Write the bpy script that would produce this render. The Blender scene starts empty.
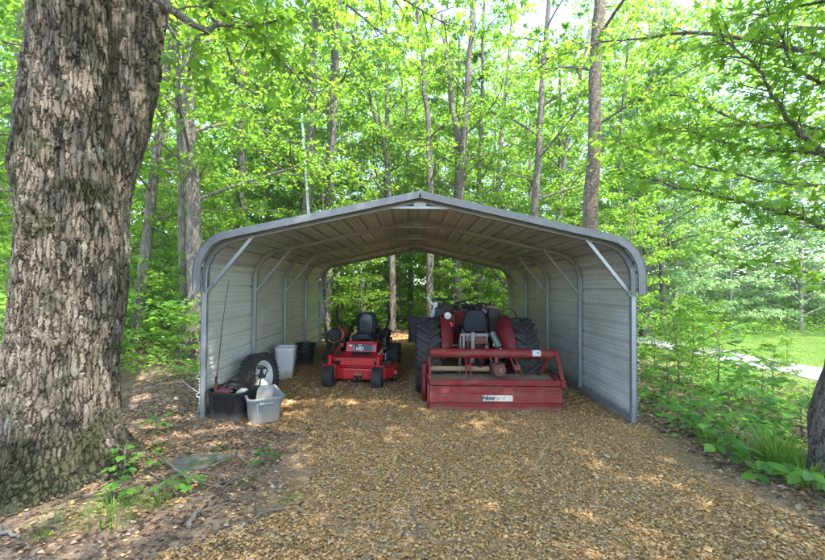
import bpy, math, random
import numpy as np
from mathutils import Vector, Matrix, noise as mnoise
R = math.radians
S = bpy.context.scene
COL = S.collection

# ------------------------------------------------------------------ camera
cd = bpy.data.cameras.new('camera'); cam = bpy.data.objects.new('camera', cd); COL.objects.link(cam)
cd.sensor_width = 36; cd.sensor_fit = 'HORIZONTAL'; cd.lens = 379/825*36; cd.clip_end = 400; cd.clip_start = .05
CAMZ = 1.68
cam.matrix_world = Matrix.Translation((0, 0, CAMZ)) @ Matrix.Rotation(R(91.2), 4, 'X') @ Matrix.Rotation(R(.5), 4, 'Z')
S.camera = cam
# ------------------------------------------------------------------ world, sun, exposure
SUN_EL, SUN_AZ = 62, 138          # azimuth from +Y towards +X
W = bpy.data.worlds.new('World'); S.world = W; W.use_nodes = True
nt = W.node_tree; nt.nodes.clear()
sky = nt.nodes.new('ShaderNodeTexSky'); sky.sky_type = 'NISHITA'; sky.sun_disc = False
sky.sun_elevation = R(SUN_EL); sky.sun_rotation = R(SUN_AZ); sky.air_density = 1.0; sky.dust_density = 1.2; sky.ozone_density = .8
bg = nt.nodes.new('ShaderNodeBackground'); bg.inputs[1].default_value = .15
wo = nt.nodes.new('ShaderNodeOutputWorld')
nt.links.new(sky.outputs[0], bg.inputs[0]); nt.links.new(bg.outputs[0], wo.inputs[0])
sd = bpy.data.lights.new('sun', 'SUN'); sd.energy = 2.2; sd.angle = R(.6); sd.color = (1, .95, .86)
sun = bpy.data.objects.new('sun', sd); COL.objects.link(sun)
sv = Vector((math.sin(R(SUN_AZ))*math.cos(R(SUN_EL)), math.cos(R(SUN_AZ))*math.cos(R(SUN_EL)), math.sin(R(SUN_EL))))
sun.rotation_euler = sv.to_track_quat('Z', 'Y').to_euler(); sun.location = sv*60
S.view_settings.view_transform = 'Standard'; S.view_settings.look = 'None'
S.view_settings.exposure = 2.95; S.view_settings.gamma = 1; S.view_settings.use_curve_mapping = False
S.render.engine = 'CYCLES'
cy = S.cycles
cy.max_bounces = 9; cy.diffuse_bounces = 6; cy.glossy_bounces = 3; cy.transmission_bounces = 6; cy.transparent_max_bounces = 8
cy.use_denoising = True; cy.sample_clamp_indirect = 6; cy.caustics_reflective = False; cy.caustics_refractive = False

# ================================================================== helpers
class MB:
    def __init__(s): s.v = []; s.f = []
    def add(s, vs, fs):
        o = len(s.v); s.v += [tuple(p) for p in vs]; s.f += [tuple(i+o for i in f) for f in fs]; return s
    def box(s, c, d, rot=None):
        hx, hy, hz = d[0]/2, d[1]/2, d[2]/2
        P = [Vector((x, y, z)) for z in (-hz, hz) for y in (-hy, hy) for x in (-hx, hx)]
        if rot is not None:
            M = rot if isinstance(rot, Matrix) else Matrix.Rotation(R(rot[2]), 3, 'Z') @ Matrix.Rotation(R(rot[1]), 3, 'Y') @ Matrix.Rotation(R(rot[0]), 3, 'X')
            P = [M @ p for p in P]
        c = Vector(c)
        return s.add([p+c for p in P], [(0,2,3,1),(4,5,7,6),(0,1,5,4),(2,6,7,3),(0,4,6,2),(1,3,7,5)])
    def bar(s, p, q, w, h, up=(0,0,1)):
        p, q = Vector(p), Vector(q); d = (q-p); L = d.length; d.normalize(); u = Vector(up)
        if abs(d.dot(u)) > .98: u = Vector((0,1,0))
        x = d.cross(u).normalized(); z = x.cross(d).normalized()
        return s.box((p+q)/2, (w, L, h), Matrix((x, d, z)).transposed())
    def tube(s, pts, r, n=10, cap=True, rn=None):
        pts = [Vector(p) for p in pts]; m = len(pts)
        rr = list(r) if hasattr(r, '__len__') else [r]*m
        t0 = (pts[1]-pts[0]).normalized(); ref = Vector((0,0,1)) if abs(t0.z) < .9 else Vector((1,0,0))
        u = t0.cross(ref).normalized(); vs = []; fs = []
        for i in range(m):
            t = (pts[min(i+1, m-1)]-pts[max(i-1, 0)]).normalized()
            u = (u-t*u.dot(t)).normalized(); w = t.cross(u)
            for k in range(n):
                a = 2*math.pi*k/n; q = rr[i]*(1 if rn is None else 1+rn.uniform(-.09, .09))
                vs.append(pts[i]+(u*math.cos(a)+w*math.sin(a))*q)
        for i in range(m-1):
            for k in range(n):
                a, b = i*n+k, i*n+(k+1) % n; fs.append((a, b, b+n, a+n))
        if cap: fs.append(tuple(range(n-1, -1, -1))); fs.append(tuple((m-1)*n+k for k in range(n)))
        return s.add(vs, fs)
    def lathe(s, prof, c=(0,0,0), axis='z', n=28, close=False):
        """prof: list of (r, h) about an axis through c"""
        c = Vector(c); vs = []; m = len(prof)
        for (r_, h) in prof:
            for k in range(n):
                a = 2*math.pi*k/n; x, y = r_*math.cos(a), r_*math.sin(a)
                p = {'z': (x, y, h), 'x': (h, x, y), 'y': (y, h, x)}[axis]; vs.append(c+Vector(p))
        fs = []
        for i in range(m if close else m-1):
            j = (i+1) % m
            for k in range(n):
                k2 = (k+1) % n; fs.append((i*n+k, i*n+k2, j*n+k2, j*n+k))
        if not close:
            if prof[0][0] > 1e-6: fs.append(tuple(range(n-1, -1, -1)))
            if prof[-1][0] > 1e-6: fs.append(tuple((m-1)*n+k for k in range(n)))
        return s.add(vs, fs)
    def prism(s, poly, a0, a1, plane='xz'):
        """polygon (2-D) extruded along the remaining axis"""
        f = {'xz': lambda p, a: (p[0], a, p[1]), 'yz': lambda p, a: (a, p[0], p[1]), 'xy': lambda p, a: (p[0], p[1], a)}[plane]
        n = len(poly); vs = [f(p, a0) for p in poly]+[f(p, a1) for p in poly]
        return s.add(vs, [tuple(range(n)), tuple(range(2*n-1, n-1, -1))]+[(k, (k+1) % n, n+(k+1) % n, n+k) for k in range(n)])
    def ribbon(s, path, off0, off1, y0, y1):
        """path in XZ given a width by offsets along its normal, extruded y0..y1, closed solid"""
        m = len(path); nn = []
        for i in range(m):
            a, b = path[max(i-1, 0)], path[min(i+1, m-1)]
            if 0 < i < m-1:
                d1 = Vector((path[i][0]-a[0], path[i][1]-a[1])).normalized(); d2 = Vector((b[0]-path[i][0], b[1]-path[i][1])).normalized()
                d = (d1+d2).normalized(); k = 1/max(.6, d.dot(d1))
            else: d = Vector((b[0]-a[0], b[1]-a[1])).normalized(); k = 1
            nn.append((-d.y*k, d.x*k))
        vs = []
        for i in range(m):
            for (o, y) in ((off0, y0), (off1, y0), (off1, y1), (off0, y1)):
                vs.append((path[i][0]+nn[i][0]*o, y, path[i][1]+nn[i][1]*o))
        fs = [(0,1,2,3), tuple((m-1)*4+k for k in (3,2,1,0))]
        for i in range(m-1):
            for k in range(4): a, b = i*4+k, i*4+(k+1) % 4; fs.append((a, a+4, b+4, b))
        return s.add(vs, fs)
    def build(s, name, m, parent=None, smooth=False, bevel=0, seg=2, solid=0, sub=0, angle=35):
        me = bpy.data.meshes.new(name); me.from_pydata(s.v, [], s.f); me.validate(); me.update()
        import bmesh
        b = bmesh.new(); b.from_mesh(me); bmesh.ops.recalc_face_normals(b, faces=b.faces); b.to_mesh(me); b.free()
        return link(name, me, m, parent, smooth, bevel, seg, solid, sub, angle)
def link(name, me, m, parent=None, smooth=False, bevel=0, seg=2, solid=0, sub=0, angle=35):
    o = bpy.data.objects.new(name, me); COL.objects.link(o)
    if m is not None: me.materials.append(m)
    if smooth:
        me.polygons.foreach_set('use_smooth', [True]*len(me.polygons))
        if smooth == 'auto': me.set_sharp_from_angle(angle=R(angle))
    if parent is not None: o.parent = parent
    if solid: q = o.modifiers.new('s', 'SOLIDIFY'); q.thickness = solid; q.offset = 0
    if sub: q = o.modifiers.new('u', 'SUBSURF'); q.levels = sub; q.render_levels = sub
    if bevel: q = o.modifiers.new('b', 'BEVEL'); q.width = bevel; q.segments = seg; q.limit_method = 'ANGLE'; q.angle_limit = R(40)
    return o
def tag(o, label=None, cat=None, group=None, kind=None):
    if label: o['label'] = label
    if cat: o['category'] = cat
    if group: o['group'] = group
    if kind: o['kind'] = kind
    return o
def empty(name, loc, rz=0, label=None, cat=None, group=None):
    o = bpy.data.objects.new(name, None); COL.objects.link(o); o.location = loc; o.rotation_euler.z = R(rz); o.empty_display_size = .2
    return tag(o, label, cat, group)
def copy_tree(o, parent=None):
    c = o.copy(); COL.objects.link(c)
    if parent is not None: c.parent = parent
    for ch in list(o.children): copy_tree(ch, c)
    return c
def at(px, py, d):
    """pixel of the 825-wide photo at depth d -> world"""
    return Vector(((px-412.7)/379*d, d, CAMZ+(288+(px-412)*.0087-py)/379*d))
def sm(a, b, x):
    t = np.clip((np.asarray(x, float)-a)/(b-a), 0, 1); return t*t*(3-2*t)

# ================================================================== materials
def newmat(name):
    m = bpy.data.materials.new(name); m.use_nodes = True; t = m.node_tree; t.nodes.clear()
    out = t.nodes.new('ShaderNodeOutputMaterial'); return m, t, out
def N(t, typ, **kw):
    n = t.nodes.new(typ)
    for k, v in kw.items():
        if k.startswith('i_'): n.inputs[int(k[2:]) if k[2:].isdigit() else k[2:].replace('_', ' ')].default_value = v
        else: setattr(n, k, v)
    return n
def ramp(t, fac, stops, interp='LINEAR'):
    r = t.nodes.new('ShaderNodeValToRGB'); r.color_ramp.interpolation = interp; e = r.color_ramp.elements
    while len(e) < len(stops): e.new(.5)
    for x, (p, c) in zip(e, stops): x.position = p; x.color = (*c, 1) if len(c) == 3 else c
    t.links.new(fac, r.inputs[0]); return r.outputs[0]
def mixc(t, f, a, b, mode='MIX'):
    n = t.nodes.new('ShaderNodeMix'); n.data_type = 'RGBA'; n.blend_type = mode
    for s_, v in ((n.inputs[0], f), (n.inputs[6], a), (n.inputs[7], b)):
        if hasattr(v, 'links'): t.links.new(v, s_)
        elif isinstance(v, tuple): s_.default_value = (*v, 1) if len(v) == 3 else v
        else: s_.default_value = v
    return n.outputs[2]
def surf(name, base, rough=.6, metal=0., dirt=None, dscale=6., dlo=.45, dhi=.7, var=.0, bump=.0, bscale=40., rvar=.12, spec=.5, low=None, lowz=.2, stretch=(1,1,1), coat=0):
    """painted / plastic / metal surface: base colour + dirt patches + fine variation + bump"""
    m, t, out = newmat(name); L = t.links
    p = N(t, 'ShaderNodeBsdfPrincipled'); L.new(p.outputs[0], out.inputs[0])
    tc = N(t, 'ShaderNodeTexCoord'); mp = N(t, 'ShaderNodeMapping'); mp.inputs['Scale'].default_value = stretch
    L.new(tc.outputs['Object'], mp.inputs[0])
    n1 = N(t, 'ShaderNodeTexNoise'); n1.inputs['Scale'].default_value = dscale; n1.inputs['Detail'].default_value = 7; n1.inputs['Roughness'].default_value = .65
    n2 = N(t, 'ShaderNodeTexNoise'); n2.inputs['Scale'].default_value = bscale; n2.inputs['Detail'].default_value = 4
    L.new(mp.outputs[0], n1.inputs[0]); L.new(mp.outputs[0], n2.inputs[0])
    c = base if isinstance(base, tuple) else base
    v = max(var, .04)
    cc = mixc(t, n2.outputs[0], tuple(x*(1-v) for x in base), tuple(min(1, x*(1+v)) for x in base))
    if dirt:
        f = ramp(t, n1.outputs[0], [(dlo, (0,0,0)), (dhi, (1,1,1))]); cc = mixc(t, f, cc, dirt)
    if low:
        sx = N(t, 'ShaderNodeSeparateXYZ'); L.new(tc.outputs['Object'], sx.inputs[0])
        ad = N(t, 'ShaderNodeMath', operation='MULTIPLY_ADD'); L.new(n1.outputs[0], ad.inputs[0]); ad.inputs[1].default_value = -lowz*1.6; L.new(sx.outputs[2], ad.inputs[2])
        mr = N(t, 'ShaderNodeMapRange'); L.new(ad.outputs[0], mr.inputs[0]); mr.inputs[1].default_value = -lowz*.7; mr.inputs[2].default_value = lowz*.6; mr.inputs[3].default_value = .85; mr.inputs[4].default_value = 0
        cc = mixc(t, mr.outputs[0], cc, low)
    L.new(cc, p.inputs['Base Color'])
    rr = N(t, 'ShaderNodeMapRange'); L.new(n1.outputs[0], rr.inputs[0]); rr.inputs[3].default_value = max(.05, rough-rvar); rr.inputs[4].default_value = min(1, rough+rvar)
    L.new(rr.outputs[0], p.inputs['Roughness']); p.inputs['Metallic'].default_value = metal; p.inputs['Specular IOR Level'].default_value = spec
    if coat: p.inputs['Coat Weight'].default_value = coat
    if bump:
        b = N(t, 'ShaderNodeBump'); b.inputs['Strength'].default_value = bump; b.inputs['Distance'].default_value = .01
        L.new(n2.outputs[0], b.inputs['Height']); L.new(b.outputs[0], p.inputs['Normal'])
    return m
def leafmat(name, stops, trans=.5, tcol=(.30,.52,.05), rough=.45):
    m, t, out = newmat(name); L = t.links
    a = N(t, 'ShaderNodeAttribute', attribute_name='tint'); oi = N(t, 'ShaderNodeObjectInfo')
    ad = N(t, 'ShaderNodeMath', operation='MULTIPLY_ADD'); L.new(oi.outputs['Random'], ad.inputs[0]); ad.inputs[1].default_value = .3; L.new(a.outputs['Fac'], ad.inputs[2])
    sb = N(t, 'ShaderNodeMath', operation='SUBTRACT'); L.new(ad.outputs[0], sb.inputs[0]); sb.inputs[1].default_value = .15
    c = ramp(t, sb.outputs[0], stops)
    p = N(t, 'ShaderNodeBsdfPrincipled'); L.new(c, p.inputs['Base Color']); p.inputs['Roughness'].default_value = rough; p.inputs['Specular IOR Level'].default_value = .35
    tr = N(t, 'ShaderNodeBsdfTranslucent')
    tc = mixc(t, .75, c, tcol); L.new(tc, tr.inputs[0])
    mx = N(t, 'ShaderNodeMixShader'); mx.inputs[0].default_value = trans
    L.new(p.outputs[0], mx.inputs[1]); L.new(tr.outputs[0], mx.inputs[2]); L.new(mx.outputs[0], out.inputs[0])
    return m
def barkmat(name, dark, light, sc=18., stretch=.22, disp=0., moss=None, lichen=None, bump=.6, warp=.13, edge=.17):
    m, t, out = newmat(name); L = t.links
    tc = N(t, 'ShaderNodeTexCoord'); mp = N(t, 'ShaderNodeMapping'); mp.inputs['Scale'].default_value = (1, 1, stretch)
    nz = N(t, 'ShaderNodeTexNoise'); nz.inputs['Scale'].default_value = 6; nz.inputs['Detail'].default_value = 8; nz.inputs['Roughness'].default_value = .68
    L.new(tc.outputs['Object'], nz.inputs[0])
    wv = N(t, 'ShaderNodeVectorMath', operation='MULTIPLY_ADD'); L.new(nz.outputs['Color'], wv.inputs[0]); wv.inputs[1].default_value = (warp, warp, warp); L.new(tc.outputs['Object'], wv.inputs[2])
    nz2 = N(t, 'ShaderNodeTexNoise'); nz2.inputs['Scale'].default_value = 34; nz2.inputs['Detail'].default_value = 4; L.new(tc.outputs['Object'], nz2.inputs[0])
    wv2 = N(t, 'ShaderNodeVectorMath', operation='MULTIPLY_ADD'); L.new(nz2.outputs['Color'], wv2.inputs[0]); wv2.inputs[1].default_value = (.022, .022, .04); L.new(wv.outputs[0], wv2.inputs[2])
    L.new(wv2.outputs[0], mp.inputs[0])
    vo = N(t, 'ShaderNodeTexVoronoi', feature='DISTANCE_TO_EDGE'); vo.inputs['Scale'].default_value = sc; vo.inputs['Randomness'].default_value = 1
    vc = N(t, 'ShaderNodeTexVoronoi', feature='F1'); vc.inputs['Scale'].default_value = sc
    n2 = N(t, 'ShaderNodeTexNoise'); n2.inputs['Scale'].default_value = sc*3.2; n2.inputs['Detail'].default_value = 8; n2.inputs['Roughness'].default_value = .7
    for q in (vo, vc, n2): L.new(mp.outputs[0], q.inputs[0])
    ridge = N(t, 'ShaderNodeMapRange', interpolation_type='SMOOTHSTEP')
    n3 = N(t, 'ShaderNodeTexNoise'); n3.inputs['Scale'].default_value = 9; n3.inputs['Detail'].default_value = 7; n3.inputs['Roughness'].default_value = .7; L.new(tc.outputs['Object'], n3.inputs[0])
    vn = N(t, 'ShaderNodeMath', operation='MULTIPLY_ADD'); L.new(n3.outputs[0], vn.inputs[0]); vn.inputs[1].default_value = .42; L.new(vo.outputs[0], vn.inputs[2])
    vm = N(t, 'ShaderNodeMath', operation='SUBTRACT'); L.new(vn.outputs[0], vm.inputs[0]); vm.inputs[1].default_value = .19; L.new(vm.outputs[0], ridge.inputs[0]); ridge.inputs[1].default_value = .0; ridge.inputs[2].default_value = edge
    h = N(t, 'ShaderNodeMath', operation='MULTIPLY_ADD'); L.new(n2.outputs[0], h.inputs[0]); h.inputs[1].default_value = .9; L.new(ridge.outputs[0], h.inputs[2])
    sc_c = N(t, 'ShaderNodeSeparateColor'); L.new(vc.outputs['Color'], sc_c.inputs[0])
    hb = N(t, 'ShaderNodeMath', operation='MULTIPLY_ADD'); L.new(sc_c.outputs[1], hb.inputs[0]); hb.inputs[1].default_value = .45; L.new(h.outputs[0], hb.inputs[2]); h = hb
    nb = N(t, 'ShaderNodeTexNoise'); nb.inputs['Scale'].default_value = 2.6; nb.inputs['Detail'].default_value = 6; L.new(tc.outputs['Object'], nb.inputs[0])
    hc = N(t, 'ShaderNodeMath', operation='MULTIPLY_ADD'); L.new(nb.outputs[0], hc.inputs[0]); hc.inputs[1].default_value = .5; L.new(h.outputs[0], hc.inputs[2])
    h2 = N(t, 'ShaderNodeMath', operation='MULTIPLY'); L.new(hc.outputs[0], h2.inputs[0]); h2.inputs[1].default_value = .48
    c = ramp(t, h2.outputs[0], [(.30, dark), (.95, tuple(a*.5+b*.5 for a, b in zip(dark, light))), (1.0, light)])
    sepc = N(t, 'ShaderNodeSeparateColor'); L.new(vc.outputs['Color'], sepc.inputs[0])
    c = mixc(t, sepc.outputs[0], c, mixc(t, .5, c, (.30, .25, .20), 'MIX'))
    if moss or lichen:
        sx = N(t, 'ShaderNodeSeparateXYZ'); L.new(tc.outputs['Object'], sx.inputs[0])
    if lichen:
        nl = N(t, 'ShaderNodeTexNoise'); nl.inputs['Scale'].default_value = 6.5; nl.inputs['Detail'].default_value = 9; nl.inputs['Roughness'].default_value = .75; L.new(tc.outputs['Object'], nl.inputs[0])
        f = ramp(t, nl.outputs[0], [(.57, (0,0,0)), (.64, (1,1,1))]); f2 = N(t, 'ShaderNodeMath', operation='MULTIPLY'); L.new(f, f2.inputs[0]); L.new(ridge.outputs[0], f2.inputs[1])
        c = mixc(t, f2.outputs[0], c, lichen)
    if moss:
        nm = N(t, 'ShaderNodeTexNoise'); nm.inputs['Scale'].default_value = 2.3; nm.inputs['Detail'].default_value = 10; nm.inputs['Roughness'].default_value = .72; L.new(tc.outputs['Object'], nm.inputs[0])
        zz = N(t, 'ShaderNodeMapRange'); L.new(sx.outputs[2], zz.inputs[0]); zz.inputs[1].default_value = 0; zz.inputs[2].default_value = 1.15; zz.inputs[3].default_value = .12; zz.inputs[4].default_value = -.02
        xx = N(t, 'ShaderNodeMapRange'); L.new(sx.outputs[0], xx.inputs[0]); xx.inputs[1].default_value = -.5; xx.inputs[2].default_value = .3; xx.inputs[3].default_value = .05; xx.inputs[4].default_value = -.03
        a1 = N(t, 'ShaderNodeMath', operation='ADD'); L.new(nm.outputs[0], a1.inputs[0]); L.new(zz.outputs[0], a1.inputs[1])
        a2 = N(t, 'ShaderNodeMath', operation='ADD'); L.new(a1.outputs[0], a2.inputs[0]); L.new(xx.outputs[0], a2.inputs[1])
        f = ramp(t, a2.outputs[0], [(.495, (0,0,0)), (.575, (1,1,1))]); f3 = N(t, 'ShaderNodeMath', operation='MULTIPLY'); L.new(f, f3.inputs[0]); f3.inputs[1].default_value = .75
        c = mixc(t, f3.outputs[0], c, moss)
    p = N(t, 'ShaderNodeBsdfPrincipled'); L.new(c, p.inputs['Base Color']); p.inputs['Roughness'].default_value = .92; p.inputs['Specular IOR Level'].default_value = .2
    b = N(t, 'ShaderNodeBump'); b.inputs['Strength'].default_value = bump; b.inputs['Distance'].default_value = .012; L.new(h.outputs[0], b.inputs['Height']); L.new(b.outputs[0], p.inputs['Normal'])
    L.new(p.outputs[0], out.inputs[0])
    if disp:
        d = N(t, 'ShaderNodeDisplacement'); d.inputs['Scale'].default_value = disp; d.inputs['Midlevel'].default_value = 1.1; L.new(h.outputs[0], d.inputs['Height']); L.new(d.outputs[0], out.inputs['Displacement'])
        m.displacement_method = 'BOTH'
    return m
def tintmat(name, stops, rough=.8, interp='LINEAR', spec=.3, bump=.0):
    m, t, out = newmat(name); L = t.links
    a = N(t, 'ShaderNodeAttribute', attribute_name='tint')
    c = ramp(t, a.outputs['Fac'], stops, interp)
    tc = N(t, 'ShaderNodeTexCoord'); nz = N(t, 'ShaderNodeTexNoise'); nz.inputs['Scale'].default_value = 90; nz.inputs['Detail'].default_value = 3; L.new(tc.outputs['Object'], nz.inputs[0])
    c = mixc(t, 1.0, c, ramp(t, nz.outputs[0], [(.3, (.62,.62,.62)), (.7, (1.15,1.15,1.15))]), 'MULTIPLY')
    p = N(t, 'ShaderNodeBsdfPrincipled'); L.new(c, p.inputs['Base Color']); p.inputs['Roughness'].default_value = rough; p.inputs['Specular IOR Level'].default_value = spec
    L.new(p.outputs[0], out.inputs[0]); return m

G1 = [(0, (.016,.055,.009)), (.35, (.042,.115,.013)), (.7, (.085,.175,.018)), (1, (.17,.26,.025))]
M = dict(
    leaf=leafmat('leaf', G1, .60, (.37,.64,.05)),
    leaf_blue=leafmat('leaf_pale', [(0, (.08,.16,.06)), (.5, (.15,.25,.10)), (1, (.23,.34,.15))], .58, (.44,.70,.26)),  # paler leaf for the far trees: haze and sunlight put into the colour
    plant=leafmat('plant_leaf', [(0, (.035,.125,.026)), (.5, (.08,.21,.036)), (1, (.18,.32,.05))], .5, (.38,.70,.08)),
    grass=leafmat('grass_blade', [(0, (.05,.12,.015)), (.5, (.09,.18,.02)), (1, (.17,.25,.04))], .45, (.30,.5,.06)),
    oak=barkmat('oak_bark', (.024,.018,.013), (.275,.232,.18), 29, .145, .022, moss=(.036,.046,.010), lichen=(.33,.33,.28), warp=.065, bump=1.0, edge=.11),
    bark=barkmat('grey_bark', (.055,.048,.040), (.20,.18,.155), 34, .2, bump=1.0, warp=.08, edge=.12),
    bark_pale=barkmat('pale_bark', (.09,.085,.075), (.33,.32,.29), 20, .5, bump=.4),
    bark_near=barkmat('dark_rough_bark', (.020,.016,.012), (.12,.10,.08), 34, .18, bump=1.0, warp=.065, edge=.11),
    pine=barkmat('pine_bark', (.045,.033,.026), (.25,.19,.15), 22, .55, bump=1.0),
    twig=surf('twig', (.10,.085,.065), .9, var=.3, bscale=30),
    wood=surf('dead_wood', (.16,.135,.105), .9, dirt=(.07,.055,.04), dscale=9, var=.3),
    wall=surf('galvanized_sheet', (.62,.63,.58), .40, .2, dirt=(.46,.45,.39), dscale=1.2, var=.03, rvar=.10, bscale=14, stretch=(1,.5,.8), low=(.30,.26,.19), lowz=.14),
    ceil=surf('roof_sheet', (.60,.62,.60), .45, .35, dirt=(.46,.47,.45), dscale=1.5, var=.06, stretch=(1,.3,1)),
    trim=surf('trim_paint', (.125,.130,.140), .42, .15, dirt=(.17,.175,.18), dscale=3, var=.05),
    steel=surf('galvanized_tube', (.26,.285,.30), .40, .55, dirt=(.32,.33,.33), dscale=7, var=.08),
    tube2=surf('tan_tube', (.27,.245,.215), .5, .3, var=.08),  # tan tone for the rafters behind the front one
    red=surf('bright_red_paint', (.42,.005,.009), .38, dirt=(.17,.035,.022), dscale=7, dlo=.46, dhi=.74, spec=.5, coat=.2),
    reddust=surf('dusty_red_paint', (.155,.006,.008), .6, spec=.3, dirt=(.12,.05,.032), dscale=7, dlo=.42, dhi=.72, stretch=(.5,1,1.6), low=(.14,.085,.055), lowz=.05),
    redfade=surf('faded_red_paint', (.11,.005,.007), .6, spec=.3, dirt=(.07,.02,.015), dscale=9, dlo=.45, dhi=.8),
    dust=surf('dusty_sheet', (.17,.125,.078), .85, dirt=(.13,.03,.025), dscale=4, dlo=.5, dhi=.75),
    dark=surf('black_paint', (.008,.008,.009), .5, spec=.35, dirt=(.022,.02,.018), dscale=9, dlo=.5, dhi=.8),
    blk=surf('black_plastic', (.010,.011,.013), .55, spec=.35, dirt=(.025,.023,.02), dscale=12, dlo=.5, dhi=.8, low=(.12,.10,.075), lowz=.08),
    tyre=surf('tyre_rubber', (.012,.012,.013), .8, dirt=(.038,.033,.028), dscale=9, dlo=.42, dhi=.75, bump=.3, bscale=60),
    vinyl=surf('seat_vinyl', (.007,.009,.015), .6, spec=.25, dirt=(.02,.02,.024), dscale=6, dlo=.5, dhi=.9),
    vinylg=surf('seat_grey', (.03,.034,.045), .42, var=.08),
    orange=surf('rusty_orange', (.26,.05,.022), .55, dirt=(.22,.06,.035), dscale=8),
    rust=surf('rusty_casting', (.10,.028,.018), .75, dirt=(.06,.03,.02), dscale=14, bump=.5),
    grim=surf('worn_grey_metal', (.17,.17,.165), .5, .4, dirt=(.16,.09,.06), dscale=14, dlo=.45, dhi=.7),
    cyl=surf('grey_green_paint', (.055,.075,.075), .45, dirt=(.09,.09,.08), dscale=10),
    rim=surf('white_rim', (.45,.46,.46), .45, dirt=(.36,.32,.27), dscale=8),
    white=surf('white_plastic', (.50,.51,.53), .5, dirt=(.42,.40,.36), dscale=4, low=(.30,.24,.17), lowz=.14),
    tote=surf('grey_plastic', (.17,.19,.21), .5, dirt=(.25,.24,.22), dscale=5, low=(.27,.22,.165), lowz=.18, var=.05),
    jug=surf('milky_plastic', (.62,.58,.42), .45, dirt=(.5,.45,.3), dscale=6),
    decal=surf('white_decal', (.36,.33,.27), .5, dirt=(.45,.36,.30), dscale=25),
    ink=surf('dark_ink', (.02,.025,.045), .5), inkf=surf('faded_ink', (.17,.155,.14), .5), black_decal=surf('black_decal', (.02,.022,.03), .4),
    whiteink=surf('white_ink', (.75,.75,.75), .4), redink=surf('dark_red_ink', (.20,.012,.016), .4),
    glass=surf('lamp_glass', (.34,.36,.35), .12), tan=surf('dry_mud', (.20,.14,.08), .9, dirt=(.2,.1,.07), dscale=9),
    stone=surf('mossy_stone', (.10,.09,.07), .9, dirt=(.05,.065,.02), dscale=7, bump=.8, bscale=25, dlo=.5, dhi=.62),
    cloth=surf('red_rag', (.10,.02,.018), .9, dirt=(.12,.05,.04), dscale=12), pole=surf('white_pole_paint', (.42,.46,.46), .4, dirt=(.4,.42,.4), dscale=3),
    gravel=tintmat('gravel_chips', [(0, (.16,.084,.030)), (.22, (.27,.142,.045)), (.45, (.37,.205,.070)), (.65, (.44,.26,.10)), (.85, (.48,.32,.15)), (.95, (.27,.20,.13)), (.99, (.34,.28,.20)), (1, (.45,.40,.33))], .85),
    litter=tintmat('dry_leaves', [(0, (.05,.03,.017)), (.3, (.11,.063,.034)), (.6, (.18,.11,.060)), (.85, (.24,.16,.095)), (1, (.33,.26,.18))], .8),
)

# ================================================================== terrain
def smh(a, b, x):
    t = min(1, max(0, (x-a)/(b-a))); return t*t*(3-2*t)
def drive_x(y): return 11.3-.012*max(0, y-8)**2*(.9) if y < 26 else 11.3-3.5
def Hn(x, y):
    x = np.asarray(x, float); y = np.asarray(y, float)
    edge = 2.95+.10*(4.8-np.minimum(y, 4.8))
    h = -.60*sm(0, 5.5, x-edge)*sm(0, 2.0, x-edge)**.3
    h = h+.010*np.maximum(0, y-12)*sm(9, 5, x)
    out = np.maximum(sm(-2.9, -3.8, x), np.maximum(sm(3.1, 3.9, x), sm(11.5, 12.5, y)))
    h = h+out*.05*(np.sin(x*1.3+1)*np.sin(y*1.1)+.5*np.sin(x*2.9+y*2.1))
    h = h+.07*np.exp(-((x+3.0)**2+(y-3.3)**2)/.9)
    h = h+.010*np.sin(x*5.1+y*1.7)*np.sin(y*4.3)+.006*np.sin(x*11+3)*np.sin(y*9.0)
    road = np.exp(-((x-np.vectorize(drive_x)(y))/1.7)**4); h = h*(1-road)+road*-.60
    far = sm(24, 60, np.hypot(x, y)); return h+far*1.2
def Hf(x, y): return float(Hn(x, y))
def grid_axis(lo, hi, fine_lo, fine_hi, df, dc):
    a = list(np.arange(fine_lo, fine_hi, df)); s = df; p = fine_hi
    while p < hi: a.append(p); s = min(dc, s*1.25); p += s
    a.append(hi); s = df*1.25; p = fine_lo-s
    while p > lo: a.insert(0, p); s = min(dc, s*1.25); p -= s
    a.insert(0, lo); return np.array(a)
def bare(x, y):
    b_ = 0
    for (bx, by, sx_, sy_, k) in ((-.87, 3.55, .30, .14, 1), (.12, 2.55, .30, .40, .5), (-.5, 2.7, .35, .2, .5), (.25, 4.0, .8, .10, .35), (2.2, 3.1, .5, .12, .5), (-.6, 4.6, .5, .2, .5), (1.3, 2.3, .3, .2, .5), (-.2, 6.9, .25, 1.6, .55), (2.7, 4.0, .25, .5, 1)):
        b_ = b_+k*np.exp(-((x-bx)/sx_)**2-((y-by)/sy_)**2)
    return np.clip(b_+.28*np.sin(x*3.1+.7*np.sin(y*2.3))*np.sin(y*3.7+.9*np.sin(x*2.9))+.10*np.sin(x*9+y*7), 0, 1)
gx = grid_axis(-150, 150, -4, 5, .06, 8); gy = grid_axis(-60, 150, 1.5, 9, .06, 8)
X, Y = np.meshgrid(gx, gy); Z = Hn(X, Y)
co = np.stack([X.ravel(), Y.ravel(), Z.ravel()], 1)
nx, ny = len(gx), len(gy); ii = (np.arange(ny-1)[:, None]*nx+np.arange(nx-1)[None]).ravel()
quads = np.stack([ii, ii+1, ii+nx+1, ii+nx], 1)
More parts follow.
